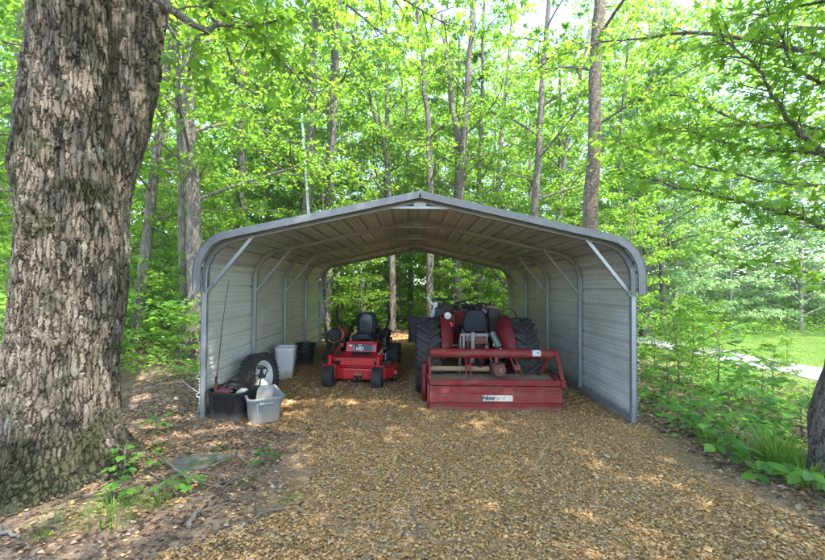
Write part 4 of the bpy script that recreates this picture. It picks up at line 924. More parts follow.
# ================================================================== trees one can point at
TG = 'woodland trees behind the carport'
def px(*p):
    return [at(p[i], p[i+1], p[-1]) for i in range(0, len(p)-1, 2)]
make_tree('tree', 21, px(198, 345, 194, 250, 187, 120, 184, 60, 8.5), .185, 14, 3.6, 3.6, 24, 9000, .12, label='thick straight grey tree just left of the carport eave', group=TG)
make_tree('tree', 22, px(186, 345, 182, 250, 177, 150, 172, 60, 9.0), .085, 14, 3.4, 2.6, 18, 5000, .12, label='slim trunk pressed close to the left of the thick grey tree', group=TG)
make_tree('tree', 23, px(135, 360, 141, 290, 150, 200, 158, 120, 9.6), .14, 13, 3.0, 3.0, 20, 7000, .11, label='dark leaning tree between the great oak and the thick grey tree', group=TG)
make_tree('tree', 24, px(305, 340, 306, 215, 309, 100, 313, 0, 12.6), .19, 18, 3.5, 3.6, 24, 9000, .12, label='grey tree rising beside the tall pale pole', group=TG)
make_tree('tree', 25, px(327, 335, 330, 210, 332, 120, 334, 60, 12.8), .13, 15, 3.2, 3.0, 20, 7000, .12, label='straight slender tree a little right of the tall pale pole', group=TG)
make_tree('tree', 26, px(458, 330, 459, 215, 462, 145, 468, 60, 13.4), .17, 16, 4.2, 3.0, 20, 7000, .12, label='forked grey tree splitting into two stems above the carport peak', group=TG,
          fork=[at(461, 150, 13.4), at(452, 110, 13.3), at(446, 60, 13.2), at(440, 10, 13.0)])
make_tree('tree', 27, px(478, 330, 479, 205, 480, 120, 482, 40, 14.6), .12, 15, 4.2, 2.6, 16, 5000, .12, label='straight thin tree just right of the forked tree', group=TG)
make_tree('tree', 28, px(496, 330, 498, 205, 502, 130, 508, 60, 15.5), .15, 14, 4.5, 2.8, 18, 5500, .12, bark='bark_pale', label='pale branching tree second to the right of the forked tree', group=TG,
          extra_limbs=[(.06, at(500, 150, 15.5), at(512, 140, 15.3), at(530, 132, 15.1)), (.05, at(499, 175, 15.5), at(515, 155, 15.3), at(532, 140, 15.1))])
make_tree('tree', 29, px(534, 330, 535, 215, 539, 130, 546, 30, 12.4), .15, 15, 4.4, 2.8, 18, 6000, .12, label='dark clean-stemmed tree midway between the peak and the big pine', group=TG,
          extra_limbs=[(.045, at(540, 105, 12.4), at(556, 96, 12.2), at(580, 82, 12), at(594, 70, 11.8)), (.03, at(538, 150, 12.4), at(552, 140, 12.2), at(570, 128, 12))])
make_tree('tree', 30, px(556, 330, 558, 220, 566, 150, 580, 80, 14.2), .13, 12, 4.0, 2.8, 18, 6000, .12, label='leaning tree just left of the big pine', group=TG)
make_tree('pine_tree', 31, px(590, 330, 592, 232, 595, 120, 599, 0, 9.6), .205, 19, 6.0, 3.4, 16, 5000, .11, bark='pine', label='tall straight pine with scaly reddish bark behind the right eave', group=TG, flare=1.1)
make_tree('tree', 32, px(431, 330, 430, 200, 427, 120, 421, 60, 13.0), .14, 14, 3.8, 2.8, 18, 6000, .12, label='thin dark tree directly behind the carport peak', group=TG)
make_tree('tree', 33, px(393, 330, 391, 220, 386, 160, 372, 110, 14.0), .14, 12, 3.6, 3.0, 18, 6000, .12, label='pale bowed tree left of the carport peak', group=TG)
make_tree('tree', 34, px(411, 325, 410, 250, 408, 170, 404, 90, 18.0), .14, 14, 3.5, 3.2, 18, 5000, .13, label='farther slim tree seen through the carport between two nearer trunks', group=TG)
make_tree('tree', 35, px(647, 326, 648, 260, 648, 220, 650, 100, 18.5), .24, 15, 3.0, 4.2, 26, 15000, .14, label='left of the two dark trunks beyond the carport right wall', group='pair of trees by the driveway')
make_tree('tree', 36, px(664, 330, 663, 270, 661, 220, 657, 120, 18.0), .15, 13, 2.8, 4.0, 24, 14000, .14, label='right of the two dark trunks beyond the carport right wall', group='pair of trees by the driveway')
make_tree('tree', 37, px(232, 335, 236, 180, 240, 100, 243, 40, 15.5), .15, 14, 3.4, 3.0, 18, 6000, .12, label='slim tree above the left eave between the grey tree and the pale pole', group=TG)
make_tree('tree', 38, px(268, 335, 266, 190, 263, 120, 258, 60, 16.5), .12, 13, 3.2, 3.0, 18, 6000, .12, label='thin wavering tree above the middle of the left roof slope', group=TG)
make_tree('tree', 39, px(617, 325, 618, 220, 622, 120, 630, 40, 16.0), .13, 13, 3.2, 3.8, 24, 12000, .13, label='slender tree just right of the big pine', group=TG)
# trunk at the right edge of the picture
make_tree('tree', 41, [at(824, 474, 3.42), at(829, 420, 3.42), at(838, 370, 3.42), at(862, 250, 3.42)], .125, 7.0, 3.6, 2.0, 7, 500, .10, bark='bark_near', label='dark trunk at the right edge above the grassy tuft', flare=1.25)
# maple whose boughs reach in from the right
mx_, my_ = 6.6, 4.7
mp_ = empty('maple_tree', (mx_, my_, Hf(mx_, my_)-.05), 0, 'maple reaching long leafy boughs in from the right edge', 'tree')
ml = lambda p_: Vector(p_)-mp_.location
mb = MB(); rn = random.Random(8)
mb.tube([ml((mx_, my_, -.6)), ml((mx_-.1, my_, 2)), ml((mx_-.05, my_+.1, 5)), ml((mx_+.2, my_, 8)), ml((mx_+.3, my_, 11))], [.22, .17, .14, .09, .03], 14, True, rn).build('trunk', M['bark'], mp_, smooth=True)
mb = MB(); Ps = []; As = []
B = [([(6.5, 4.7, 2.6), at(845, 168, 4.7), at(825, 152, 4.6), at(808, 138, 4.55), at(790, 117, 4.5), at(775, 92, 4.45), at(760, 65, 4.4), at(740, 48, 4.4), at(722, 34, 4.4)], .040, 30, .55, 13),
     ([at(825, 152, 4.6), at(800, 151, 4.7), at(750, 147, 4.8), at(718, 139, 4.9), at(690, 130, 5.0), at(655, 126, 5.1)], .022, 30, .5, 11),
     ([(6.5, 4.7, 1.8), at(840, 238, 4.5), at(825, 228, 4.5), at(800, 215, 4.55), at(762, 206, 4.7), at(725, 197, 4.85), at(690, 189, 5.0), at(655, 180, 5.2), at(618, 168, 5.4)], .034, 34, .55, 11),
     ([(6.5, 4.7, 3.6), at(860, 60, 4.5), at(825, 82, 4.5), at(800, 66, 4.4), at(780, 30, 4.4), at(768, 0, 4.4)], .030, 26, .55, 12),
     ([(6.5, 4.8, 4.0), (5.6, 5.2, 5.0), (4.4, 5.8, 5.7), (3.2, 6.4, 5.9), (2.2, 6.8, 5.8)], .045, 34, .8, 14),
     ([(6.5, 4.8, 3.4), (5.8, 5.8, 4.3), (4.8, 6.8, 4.6), (3.8, 7.6, 4.5)], .035, 30, .8, 14),
     ([(6.6, 4.7, 3.2), (6.0, 5.4, 3.9), at(740, 120, 6.0), at(690, 95, 6.3), at(640, 85, 6.6)], .03, 34, .7, 14),
     ([(6.6, 4.7, 2.8), (6.1, 5.5, 3.2), at(760, 180, 6.2), at(700, 165, 6.6), at(650, 150, 7.0), at(615, 140, 7.2)], .03, 34, .7, 14),
     ([(6.6, 4.7, 1.6), (5.6, 4.9, 1.75), (4.9, 5.1, 2.05), (4.4, 5.4, 2.15)], .022, 18, .5, 10),
     ([(6.6, 4.7, 4.6), (6.0, 3.6, 5.6), (4.9, 2.7, 6.4), (3.6, 2.0, 6.8)], .05, 30, .8, 14),
     ([(6.6, 4.7, 6.0), (7.6, 6.2, 7.2), (8.2, 8.0, 7.6)], .05, 26, .9, 14), ([(6.6, 4.7, 5.2), (7.6, 3.6, 5.8), (9, 3, 6.2)], .05, 26, .9, 14),
     ([(6.6, 4.7, 6.2), (5.2, 3.4, 7.3), (3.2, 2.5, 7.6), (1.3, 2.2, 7.4)], .05, 46, 1.1, 26), ([(6.6, 4.6, 5.6), (5.4, 2.6, 6.6), (3.8, 1.2, 7.0), (2.2, .6, 7.0)], .05, 40, 1.1, 24),  # high boughs out of frame, added to shade the gravel
     ([(6.6, 4.7, 7.0), (5.2, 5.4, 8.2), (3.4, 6.4, 8.8), (1.8, 7.2, 8.8)], .05, 34, 1.0, 16), ([(6.6, 4.7, 7.6), (5.6, 3.4, 8.8), (4.2, 1.9, 9.6)], .05, 30, 1.0, 16)]
for j, (pth, r_, ntw, tl_, per) in enumerate(B):
    ntw = int(ntw*1.05); per = int(per*(1.0 if j < 9 else 1.2))
    a_, b_ = spray(mb, [ml(p_) for p_ in pth], r_, ntw, tl_, per, 140+j, .09, up=.22, u0=.12); Ps.append(a_); As.append(b_)
mb.build('branch', M['bark'], mp_, smooth=True)
crown_part(mp_, Ps, As, 9, .105, T_STAR, 'leaf', j=.55)
# trees added outside the frame, beside and behind the camera, to shade the yard
for j, (x_, y_, h_) in enumerate(((7.4, -.6, 12), (5.0, -3.6, 13), (8.2, 6.4, 13), (4.6, -.4, 12), (2.2, -2.6, 13), (6.3, 1.5, 12), (-.8, -3.4, 13), (3.4, -6.0, 14), (3.7, 1.0, 11.5))):
    make_tree('tree', 60+j, [Vector((x_, y_, 0)), Vector((x_+.1, y_, 6)), Vector((x_-.1, y_, h_))], .17, h_, 4.4, 4.2, 24, 8000, .14, label='tree added outside the view, beside or behind the viewer, to shade the yard', group='trees added outside the view for shade')
# low beech-like sapling boughs that fill the eye-level woods: shared geometry, many copies
rn = random.Random(77)
def proto(seed, H_, r_, cb, spread, nl, leaf_n, size, leaf='leaf', name='tree', bark='bark'):
    return make_tree(name, seed, [Vector((0, 0, 0)), Vector((.1, .05, H_*.5)), Vector((.2, -.1, H_))], r_, H_, cb, spread, nl, leaf_n, size, leaf=leaf, bark=bark)
def place(proto_, first, xy, s_, rz, label, group):
    o_ = proto_ if first else copy_tree(proto_)
    o_.location = (xy[0], xy[1], Hf(*xy)-.05); o_.scale = (s_, s_, s_*rn.uniform(.92, 1.1)); o_.rotation_euler.z = R(rz); o_['label'] = label; o_['group'] = group; o_['category'] = 'tree'
PR = [proto(301, 13, .13, 2.4, 3.6, 24, 9500, .155), proto(302, 10.5, .09, 1.6, 3.3, 24, 9500, .145), proto(303, 14.5, .15, 3.4, 3.8, 24, 9500, .155)]
used = [0]*8
BG = 'trees of the wood beyond the carport'
spots = []
for j in range(900):
    y_ = rn.uniform(13.5, 33); x_ = rn.uniform(-1.15, .62)*y_+rn.uniform(-1, 1)
    if x_ > 7.6+(y_-13)*.10: continue
    if abs(x_-(-.4)) < 1.4 and y_ < 16: continue
    if -5.5 < x_ < 7 and y_ < 25 and rn.random() < .75: continue
    if any((x_-a)**2+(y_-b)**2 < 2.6**2 for a, b in spots): continue
    spots.append((x_, y_))
    if len(spots) >= 54: break
spots += [(-10.5, 6.5), (-12, 10), (-9.6, 12.5)]
for (x_, y_) in spots:
    k = rn.randrange(3); lb_ = ['leafy slender tree in the deep wood left of the carport, past the great oak', 'leafy slender tree in the deep wood straight behind the carport roof', 'leafy slender tree in the deep wood above the right end of the roof'][0 if x_ < -.5*y_ else 1 if x_ < .28*y_ else 2]; place(PR[k], used[k] == 0, (x_, y_), rn.uniform(.85, 1.25), rn.uniform(0, 360), lb_, BG+(' left', ' middle', ' right')[0 if x_ < -.5*y_ else 1 if x_ < .28*y_ else 2]); used[k] = 1
# understory saplings
SP = [proto(311, 3.2, .028, .5, 1.35, 16, 1900, .105, name='sapling'), proto(312, 2.2, .02, .3, 1.1, 13, 1500, .095, name='sapling'), proto(313, 4.6, .04, .8, 1.7, 18, 2400, .11, name='sapling')]
us = [0]*3; pts_ = []
for j in range(1500):
    y_ = rn.uniform(5.2, 21); x_ = rn.uniform(-1.1, .58)*y_
    if j < 220: y_ = rn.uniform(12.4, 19); x_ = rn.uniform(-.42, .36)*y_
    if -3.6 < x_ < 3.4 and y_ < 12.3: continue
    if x_ > 3.2 and (y_ < 11.5 or x_ > 7.4): continue
    if x_ < 0 and y_ < 7 and x_ > -5.2: continue
    if -1.5 < x_ < 1.0 and y_ < 15.5: continue
    if any((x_-a)**2+(y_-b)**2 < 1.05**2 for a, b in pts_): continue
    pts_.append((x_, y_))
    if len(pts_) >= 140: break
for (x_, y_) in pts_:
    k = rn.randrange(3); q_ = 0 if x_ < -.55*y_ else 1 if x_ < .27*y_ else 2; place(SP[k], us[k] == 0, (x_, y_), rn.uniform(.75, 1.15)*(.55 if x_ < 0 and y_ < 10 else 1), rn.uniform(0, 360), ['leafy sapling in the green thicket between the oak and the carport', 'leafy sapling in the thicket seen through the open back of the carport', 'leafy sapling in the thicket just right of the carport far end'][q_], ['understory saplings on the left', 'understory saplings behind the carport', 'understory saplings on the right'][q_]); us[k] = 1
VS = []
for (x_, y_, s_) in ((5.2, 7.4, .5), (6.3, 8.6, .55), (7.4, 9.6, .6), (5.0, 9.6, .6), (8.9, 12.6, .6), (4.4, 7.9, .5), (5.9, 6.2, .36)):
    k = rn.randrange(3); place(SP[k], us[k] == 0, (x_, y_), s_*(1 if k == 0 else 1.3 if k == 1 else .72), rn.uniform(0, 360), 'leafy sapling on the verge between the carport and the pale drive', 'saplings along the drive'); us[k] = 1
# sunlit trees beyond the lawn on the right
FP_ = [proto(321, 11, .12, .4, 3.9, 40, 15000, .17, 'leaf_blue', 'tree', 'bark_pale'), proto(322, 13, .12, .5, 4.4, 42, 15000, .17, 'leaf_blue', 'tree', 'bark_pale')]
uf = [0, 0]
for j, (x_, y_) in enumerate([(11.8, 19.5), (14.6, 21), (14.5, 23.6), (18, 21.5), (21.5, 21), (26, 23), (16, 27), (20, 27), (24.5, 26), (29, 24), (12, 28), (18.5, 33), (26, 33), (12.5, 35), (34, 28), (8.5, 30)]):
    k = j % 2; place(FP_[k], uf[k] == 0, (x_, y_), rn.uniform(.75, 1.15), rn.uniform(0, 360), 'sunlit broad tree with foliage to the ground beyond the lawn', 'trees beyond the lawn'); uf[k] = 1

# ------------------------------------------------------------------ uncountable greens: far wood, undergrowth, ground cover, grass
def clumps(cen, per, Rad, flat, rng):
    n = len(cen); a = rng.random((n, per))*2*np.pi; r_ = np.sqrt(rng.random((n, per)))*np.reshape(Rad, (-1, 1))
    p_ = np.repeat(cen, per, 0); off_ = np.stack([(np.cos(a)*r_).ravel(), (np.sin(a)*r_).ravel(), (rng.normal(0, 1, (n, per))*np.reshape(Rad, (-1, 1))*flat-r_*.18).ravel()], 1)
    return p_+off_, np.stack([np.cos(a).ravel(), np.sin(a).ravel(), np.full(n*per, -.2)], 1)
rng = np.random.default_rng(5)
n = 6200; ang = rng.uniform(-62, 62, n)*np.pi/180; dist = rng.uniform(34, 52, n)
c3 = np.stack([np.sin(ang)*dist, np.cos(ang)*dist, rng.random(n)**1.15*26], 1); c3[:, 2] += Hn(c3[:, 0], c3[:, 1])
P_, A_ = clumps(c3, 46, rng.uniform(.9, 1.9, n), .28, rng)
o = link('distant_woods', leaf_mesh('distant_woods', P_, A_, rnd_normals(rng, len(P_), 1, .7), .34*rng.uniform(.6, 1.2, len(P_)), T_KITE, np.repeat(rng.random(n), 46)*.7+.3*rng.random(len(P_))), M['leaf'])
tag(o, 'solid mass of far woods closing the view behind every trunk', 'woods', kind='stuff')
def region(n, xr, yr, cond, rng):
    x_ = rng.uniform(*xr, n); y_ = rng.uniform(*yr, n); k = cond(x_, y_); return x_[k], y_[k]
def cond_under(x_, y_):
    k = ((y_ > 12.2) | (x_ < -3.5) | (x_ > 3.6)) & ~((x_ > -1.9) & (x_ < 1.3) & (y_ < 14.5)) & ~((x_ > 3.0) & (y_ < 12.5)) & (x_ < 8.4) & (x_ > -1.15*y_-1) & ~((x_ > -5.0) & (x_ < 0) & (y_ < 6.6))
    return k
x_, y_ = region(9000, (-26, 9), (4.6, 28), cond_under, rng); n = len(x_)
h_ = rng.random(n)**1.8*1.5+.12; c3 = np.stack([x_, y_, Hn(x_, y_)+h_], 1); P_, A_ = clumps(c3, 20, rng.uniform(.18, .45, n), .16, rng)
o = link('undergrowth', leaf_mesh('undergrowth', P_, A_, rnd_normals(rng, len(P_), 1, .45), .105*rng.uniform(.6, 1.25, len(P_)), T_BROAD, np.clip(np.repeat(rng.random(n), 20)*.6+.4*rng.random(len(P_)), 0, 1)), M['plant'])
tag(o, 'low leafy undergrowth covering the forest floor round the carport', 'undergrowth', kind='stuff')
# verge cover right of the carport: low, patchy
def cond_v(x_, y_): return (np.sin(x_*1.7+1)*np.sin(y_*1.5)+.35*np.sin(x_*4+y_*3) > .0) & (x_ > 3.15+np.maximum(0, (4.4-y_))*.1) & (x_ < 9.3)
x_, y_ = region(2400, (3.1, 9.5), (2.6, 17), cond_v, rng); n = len(x_)
h_ = rng.random(n)**1.5*.32+.04; c3 = np.stack([x_, y_, Hn(x_, y_)+h_], 1); P_, A_ = clumps(c3, 11, rng.uniform(.08, .22, n), .14, rng)
o = link('ground_cover', leaf_mesh('ground_cover', P_, A_, rnd_normals(rng, len(P_), 1, .4), .085*rng.uniform(.5, 1.3, len(P_)), T_BROAD, np.clip(np.repeat(rng.random(n), 11)*.6+.4*rng.random(len(P_)), 0, 1)), M['plant'])
tag(o, 'patchy green ground cover on the verge right of the carport', 'ground cover', kind='stuff')
x_, y_ = region(4200, (8, 44), (15, 36), lambda x, y: (y > 18.3+.1*(x-12)+.25*np.sin(x*2)) & (x > 11.3-.1*(y-18)), rng); n = len(x_)
c3 = np.stack([x_, y_, Hn(x_, y_)+.1+rng.random(n)**1.6*np.minimum(2.6, .5+(y_-17)*.22)], 1); P_, A_ = clumps(c3, 26, rng.uniform(.3, .7, n), .25, rng)
o = link('shrubbery', leaf_mesh('shrubbery', P_, A_, rnd_normals(rng, len(P_), 1, .6), .12*rng.uniform(.6, 1.2, len(P_)), T_LEAF, rng.random(len(P_))), M['leaf'])
tag(o, 'bright low shrubbery along the far edge of the lawn', 'shrubbery', kind='stuff')
T_BLADE = (np.array([(0,.022,0), (0,-.022,0), (.55,-.02,.10), (.55,.02,.10), (1.0,0,-.10)]), [(0,1,2,3), (3,2,4)])
def blades(name, x_, y_, size, tilt, label, mat_='grass'):
    n = len(x_); pos = np.stack([x_, y_, Hn(x_, y_)-.005], 1); ax = np.stack([rng.normal(0, tilt, n), rng.normal(0, tilt, n), np.ones(n)], 1); nn = np.stack([rng.normal(0, 1, n), rng.normal(0, 1, n), np.full(n, .3)], 1)
    o_ = link(name, leaf_mesh(name, pos, ax, nn, size*rng.uniform(.4, 1.3, n), T_BLADE, rng.random(n)), M[mat_]); tag(o_, label, 'grass', kind='stuff'); return o_
x_, y_ = region(165000, (8.6, 26), (7, 22), lambda x, y: (np.abs(x-np.vectorize(drive_x)(y)) > 1.15) & (y < 19+.1*(x-12)), rng)
blades('lawn_grass', x_, y_, .085, .4, 'sunny mown lawn grass beyond the driveway')
x_, y_ = region(13000, (3.2, 9.6), (2.6, 15), lambda x, y: (np.sin(x*1.3+2)*np.sin(y*.9+x*.4) > .25), rng)
blades('verge_grass', x_, y_, .16, .5, 'loose grass on the verge between carport and driveway')
def tuft(name, cx, cy, r_, n, size, label, tilt=.45):
    a = rng.random(n)*2*np.pi; q = r_*np.sqrt(rng.random(n)); x_ = cx+np.cos(a)*q; y_ = cy+np.sin(a)*q
    pos = np.stack([x_, y_, Hn(x_, y_)-.005], 1); ax = np.stack([np.cos(a)*tilt*rng.random(n)*1.6, np.sin(a)*tilt*rng.random(n)*1.6, np.ones(n)], 1); nn = np.stack([-np.cos(a), -np.sin(a), np.full(n, .5)], 1)
    o_ = link(name, leaf_mesh(name, pos, ax, nn, size*rng.uniform(.4, 1.2, n), T_BLADE, rng.random(n)), M['grass']); tag(o_, label, 'grass', kind='stuff')
for (pxx, pyy, r_, n, s_, lb_) in ((120, 518, .20, 240, .12, 'dense grass tuft at the front foot of the oak'), (60, 530, .16, 120, .10, 'short grass at the bottom left corner'), (165, 505, .10, 70, .13, 'wispy grass tuft beside the oak root'), (775, 462, .20, 260, .30, 'pale long-bladed grass tuft near the right edge trunk'), (722, 448, .22, 200, .22, 'grass tuft at the gravel edge on the right'), (805, 478, .18, 160, .26, 'grass tuft at the foot of the right edge trunk'), (162, 452, .14, 160, .07, 'bright low moss-green tuft above the mossy stone')):
    x_, y_ = onG(pxx, pyy); tuft('grass', x_, y_, r_, n, s_, lb_)

# ------------------------------------------------------------------ single plants one can point at
def plant(name, loc, h, nst, leaves, size, seed, label, mat_='plant', spread=.5, tmpl=T_BROAD, droop=.2, group=None, cat='plant'):
    rr_ = np.random.default_rng(seed); rq = random.Random(seed); root = empty(name, (loc[0], loc[1], Hf(loc[0], loc[1])-.01), rq.uniform(0, 360), label, cat, group)
    mb_ = MB(); P1 = []; A1 = []
    mb_.tube([(0, 0, 0), (.02*h, .01, h*.5), (.0, .03*h, h)], [.004+.007*h, .003+.005*h, .002], 7)
    for i in range(nst):
        a = i*2.4+rq.uniform(-.4, .4); z0 = h*(.25+.75*(i+.5)/nst); L_ = spread*rq.uniform(.6, 1.1)*(1.15-.5*(i/nst)); e = Vector((math.cos(a)*L_, math.sin(a)*L_, z0+L_*rq.uniform(-.05, .35))); s0 = Vector((0, 0, z0*.92))
        m_ = s0.lerp(e, .5)+Vector((0, 0, .06*L_)); mb_.tube([s0, m_, e], [.003+.003*h, .002+.002*h, .0015], 5, False)
        for k in range(leaves):
            u_ = .25+.75*(k+1)/leaves; q_ = s0.lerp(e, u_)+Vector((0, 0, .06*L_*4*u_*(1-u_))); sd_ = 1 if k % 2 else -1; aa = a+sd_*rq.uniform(.5, 1.2)*(0 if k == leaves-1 else 1)
            P1.append(tuple(q_)); A1.append((math.cos(aa), math.sin(aa), -droop+rq.uniform(-.15, .15)))
    mb_.build('stem', M['twig'], root, smooth=True)
    P1 = np.array(P1); A1 = np.array(A1); me = leaf_mesh('leaves', P1, A1, rnd_normals(rr_, len(P1), 1, .25), size*rr_.uniform(.7, 1.15, len(P1)), tmpl, rr_.random(len(P1))*.8+.1)
    link('leaves', me, M[mat_], root); return root
def onV(pxx, pyy, zg):
    hy = 288+(pxx-412)*.0087; d_ = (CAMZ-zg)*379/(pyy-hy); return ((pxx-412.7)/379*d_, d_)
def onT(pxx, pyy):
    z_ = 0
    for _ in range(8): x__, y__ = onV(pxx, pyy, z_); z_ = Hf(x__, y__)
    return x__, y__
for i, (pxx, pyy, h, nst, lv_, sz, spd, lb_) in enumerate((
    (717, 392, 1.35, 18, 9, .16, .75, 'tall sapling with layered broad leaves in the middle of the right verge'),
    (760, 420, .75, 11, 7, .15, .5, 'bushy broad-leaved plant right of the tall sapling'),
    (700, 432, .40, 9, 5, .13, .35, 'low leafy plant at the corner of the gravel edge, nearest the carport'),
    (668, 400, .80, 12, 7, .10, .42, 'small leafy plant close outside the right wall of the carport'),
    (655, 372, .95, 13, 7, .10, .45, 'leafy plant tucked behind the front right post'),
    (680, 372, .9, 13, 7, .11, .45, 'leafy plant on the verge behind the carport corner'),
    (725, 460, .30, 6, 4, .15, .22, 'small plant with four pointed leaves on the gravel edge'),
    (800, 440, .62, 7, 6, .19, .40, 'plant with big drooping leaves beside the right edge trunk'),
    (762, 474, .16, 4, 3, .17, .14, 'pale plant with two very large leaves at the gravel edge'),
    (786, 365, 1.0, 12, 7, .12, .5, 'wispy sapling in front of the driveway at the right'),
    (735, 352, 1.2, 14, 8, .12, .55, 'young sapling standing before the middle of the driveway'),
    (690, 352, 1.1, 13, 7, .12, .5, 'young sapling before the left part of the driveway'),
    (808, 405, .50, 8, 5, .12, .35, 'leafy plant behind the right edge trunk'),
    (812, 492, .20, 5, 4, .13, .18, 'low leafy plant at the bottom right by the gravel'),
    (742, 400, .9, 13, 7, .13, .5, 'leafy plant just behind and right of the tall sapling'),
    (645, 352, 1.2, 13, 7, .11, .5, 'leafy plant far along the outside of the right wall'))):
    x_, y_ = onT(pxx, pyy); plant('sapling' if h > .7 else 'plant', (x_, y_), h, nst, lv_, sz, 500+i, lb_, spread=spd)
for i, (pxx, pyy, h, nst, lv_, sz, spd, lb_) in enumerate((
    (128, 478, .30, 8, 5, .06, .12, 'bluish leafy weed against the oak root'),
    (178, 492, .16, 6, 3, .07, .11, 'broad-leaved weed below the fallen curved stick'),
    (196, 488, .14, 5, 3, .07, .09, 'small weed just right of the broad-leaved weed'),
    (160, 432, .22, 7, 5, .065, .14, 'bright green seedling above the mossy stone'),
    (152, 470, .20, 5, 4, .06, .11, 'dark leaved seedling right of the oak root'),
    (127, 500, .18, 5, 4, .09, .12, 'little weed in front of the oak root tuft'),
    (268, 462, .17, 6, 5, .055, .10, 'small bright weed at the edge of the gravel in front of the totes'),
    (292, 497, .05, 3, 3, .035, .04, 'tiny green seedling in the gravel'),
    (676, 424, .08, 4, 3, .05, .05, 'tiny dark seedling beside the front right post'))):
    x_, y_ = onT(pxx, pyy); plant('weed', (x_, y_), h, nst, lv_, sz, 600+i, lb_, spread=spd)

# ------------------------------------------------------------------ stone, sticks
def stone(loc, size, seed, label, rz=0):
    import bmesh
    b_ = bmesh.new(); bmesh.ops.create_icosphere(b_, subdivisions=4, radius=1)
    for v_ in b_.verts:
        q_ = v_.co*1.3+Vector((seed, 0, 0)); v_.co *= 1+.22*mnoise.noise(q_)+.09*mnoise.noise(q_*3)+.04*mnoise.noise(q_*8); v_.co = Vector((v_.co.x*size[0], v_.co.y*size[1], v_.co.z*size[2]))
    me = bpy.data.meshes.new('stone'); b_.to_mesh(me); b_.free(); o_ = link('stone', me, M['stone'], smooth=True); o_.location = (loc[0], loc[1], Hf(*loc)+size[2]*.25); o_.rotation_euler.z = R(rz); tag(o_, label, 'stone'); return o_
stone(onG(196, 466), (.21, .12, .055), 1.2, 'low broad mossy stone half buried right of the oak', 10)
stone(onG(226, 461), (.08, .06, .05), 4.2, 'smaller rounded stone just right of the low broad stone', 30)
stone(onG(253, 430.5), (.05, .035, .025), 7.7, 'small dark stone under the edge of the grey tote')
def stick(pts, r_, label, seed=1, fork=None):
    rq = random.Random(seed); pp = []
    for i, (a, b_, up_) in enumerate(pts): x__, y__ = onT(a, b_); pp.append(Vector((x__, y__, Hf(x__, y__)+r_+up_)))
    fine_ = []
    for i in range(len(pp)-1):
        for k in range(4): fine_.append(pp[i].lerp(pp[i+1], k/4)+Vector([rq.uniform(-1, 1)*r_*.5 for _ in range(3)]))
    fine_.append(pp[-1]); o_ = MB().tube(fine_, [r_*(1-.5*k/len(fine_)) for k in range(len(fine_))], 7, True, rq)
    o_ = o_.build('stick', M['wood'], smooth=True); tag(o_, label, 'stick')
stick([(163, 461, .06), (180, 472, .03), (200, 482, .01), (228, 486, 0), (243, 477, .02)], .012, 'long curved dead stick arching past the mossy stone')
stick([(193, 526, 0), (200, 515, .01), (210, 505, .01)], .019, 'short thick grey stick lying below the curved one', 2)
stick([(232, 533, 0), (250, 523, 0), (270, 511, .01), (288, 507, 0)], .010, 'thin straight stick at the gravel edge lower left', 3)
stick([(0, 527, .01), (12, 531, 0), (28, 537, 0)], .018, 'stub of branch at the bottom left below the oak', 4)
stick([(416, 507, 0), (418, 520, 0), (424, 535, 0), (426, 556, 0)], .008, 'thin crooked twig in the gravel at the bottom centre', 5)
stick([(368, 557, 0), (382, 554, 0), (388, 545, 0), (389, 536, 0)], .008, 'bent twig left of the centre twig', 6)
stick([(216, 468, .03), (240, 456, .02), (262, 472, .02)], .008, 'bare twig lying behind the small stone', 7)
stick([(655, 427, .01), (668, 433, .01)], .014, 'short pale stick on the dirt beside the front right post', 8)
stick([(150, 470, .02), (168, 482, .02), (172, 498, 0)], .007, 'small twig leaning by the oak root', 9)

# ------------------------------------------------------------------ gravel chips and dry leaves (real pieces, uncountable)
def chips(name, x_, y_, size, label, mat_, flat=.62):
    n = len(x_); T8 = np.array([(1,0,0), (.3,.8,.1), (-.8,.5,0), (-.9,-.4,.1), (.1,-.9,0), (.15,.05,.75), (-.1,0,-.7)], float)
    F8 = [(0,1,5), (1,2,5), (2,3,5), (3,4,5), (4,0,5)]
    K = len(T8); v_ = T8[None]*(1+rng.uniform(-.35, .35, (n, K, 3)))*np.array([1, 1, flat*1.4])
    a = rng.random(n)*2*np.pi; tx = rng.normal(0, .35, n); ca, sa = np.cos(a), np.sin(a)
    x2 = v_[..., 0]*ca[:, None]-v_[..., 1]*sa[:, None]; y2 = v_[..., 0]*sa[:, None]+v_[..., 1]*ca[:, None]; z2 = v_[..., 2]+x2*tx[:, None]*.6
    sz = size*np.exp(rng.normal(0, .42, n)); co_ = np.stack([x_[:, None]+x2*sz[:, None], y_[:, None]+y2*sz[:, None]*rng.uniform(.6, 1, n)[:, None], (Hn(x_, y_)+.003+rng.random(n)*.010)[:, None]+z2*sz[:, None]], 2)
    fl = np.concatenate([np.array(f) for f in F8]); loops = (np.arange(n)[:, None]*K+fl[None]).ravel()
    tint = rng.random(n)**1.0
    o_ = link(name, np_mesh(name, co_.reshape(-1, 3), loops, np.full(n*len(F8), 3), np.repeat(tint, len(F8))), M[mat_]); tag(o_, label, 'gravel', kind='stuff'); return o_
def pad(x, y):
    wx = .35*np.sin(y*1.9+1)+.2*np.sin(y*4.7); l = np.where(y > 5.0, -2.62, -1.15+wx+np.maximum(0, y-4.0)*-1.2); r_ = np.where(y > 4.75, 2.66, 2.75+.15*np.sin(y*3))
    return (x > l) & (x < r_) & (rng.random(len(x)) > bare(x, y)*.92)
x_, y_ = region(95000, (-2.7, 3.1), (1.9, 5.6), pad, rng); chips('gravel', x_, y_, .0082, 'coarse tan and brown gravel in front of the carport', 'gravel')
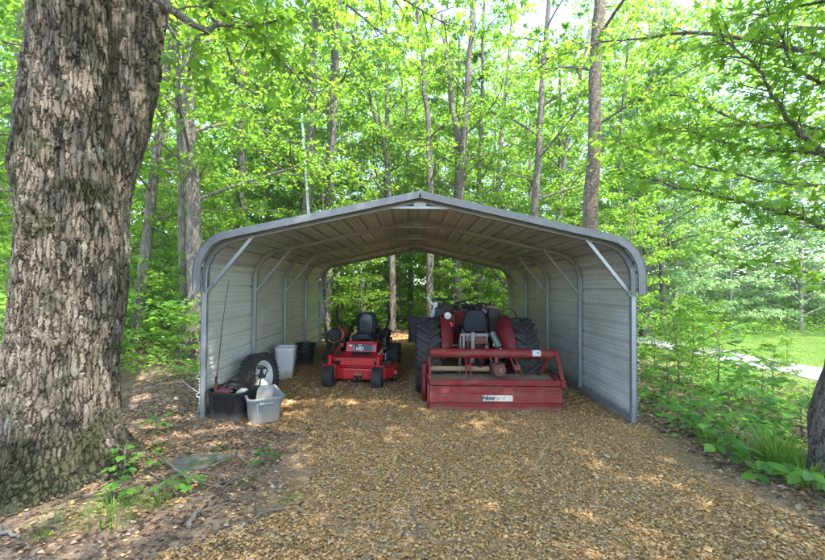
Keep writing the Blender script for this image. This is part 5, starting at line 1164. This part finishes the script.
x_, y_ = region(60000, (-2.7, 2.8), (5.4, 13), pad, rng); chips('gravel', x_, y_, .0155, 'tan gravel under the carport roof', 'gravel')
x_, y_ = region(9000, (-3.6, 4.0), (1.9, 5.6), lambda x, y: ((x < -.6) | (x > 2.4)), rng); chips('gravel', x_, y_, .010, 'scattered loose gravel on the bare dirt either side', 'gravel')
T_DRY = (np.array([(0,0,0), (.35,.30,.12), (1,.05,.02), (.5,-.28,.16), (.5,0,-.02)]), [(0,4,1), (1,4,2), (2,4,3), (3,4,0)])
def dry(x_, y_, size, label):
    n = len(x_); a = rng.random(n)*2*np.pi; pos = np.stack([x_, y_, Hn(x_, y_)+rng.random(n)*.016], 1)
    me = leaf_mesh('leaf_litter', pos, np.stack([np.cos(a), np.sin(a), rng.normal(0, .22, n)], 1), rnd_normals(rng, n, 1, .28), size*rng.uniform(.5, 1.3, n), T_DRY, rng.random(n))
    o_ = link('leaf_litter', me, M['litter']); tag(o_, label, 'leaf litter', kind='stuff')
x_, y_ = region(12000, (-4.5, -.5), (1.9, 8), lambda x, y: (x < -1.0-.3*np.sin(y*2.2)+.5*(rng.random(len(x))-.5)) & ~((x > -2.7) & (y > 4.75)), rng); dry(x_, y_, .042, 'brown leaf litter between the oak and the carport')
x_, y_ = region(30000, (2.6, 9.5), (1.9, 16), lambda x, y: (x > 3.0+.3*(rng.random(len(x))-.5)) , rng); dry(x_, y_, .07, 'brown fallen leaves over the right verge')
x_, y_ = region(30000, (-14, 8), (8, 22), lambda x, y: ((x < -3) | (y > 11.5)), rng); dry(x_, y_, .08, 'fallen leaves on the forest floor behind')
x_, y_ = region(900, (-1.2, 3.0), (1.9, 7), lambda x, y: x > -5, rng); dry(x_, y_, .035, 'stray dry leaves scattered on the gravel')

# ================================================================== the thin air of the wood
hz = MB().box((0, 0, 12), (304, 214, 28)); hz_o = hz.build('haze', None); hz_o.location = (0, 45, 0)
hm, t, out = newmat('haze'); pv = N(t, 'ShaderNodeVolumePrincipled'); pv.inputs['Color'].default_value = (.86, .94, .96, 1); pv.inputs['Density'].default_value = .0011; pv.inputs['Anisotropy'].default_value = .3
t.links.new(pv.outputs[0], out.inputs['Volume']); hz_o.data.materials.append(hm); tag(hz_o, 'thin pale air between the trees', 'haze', kind='stuff')
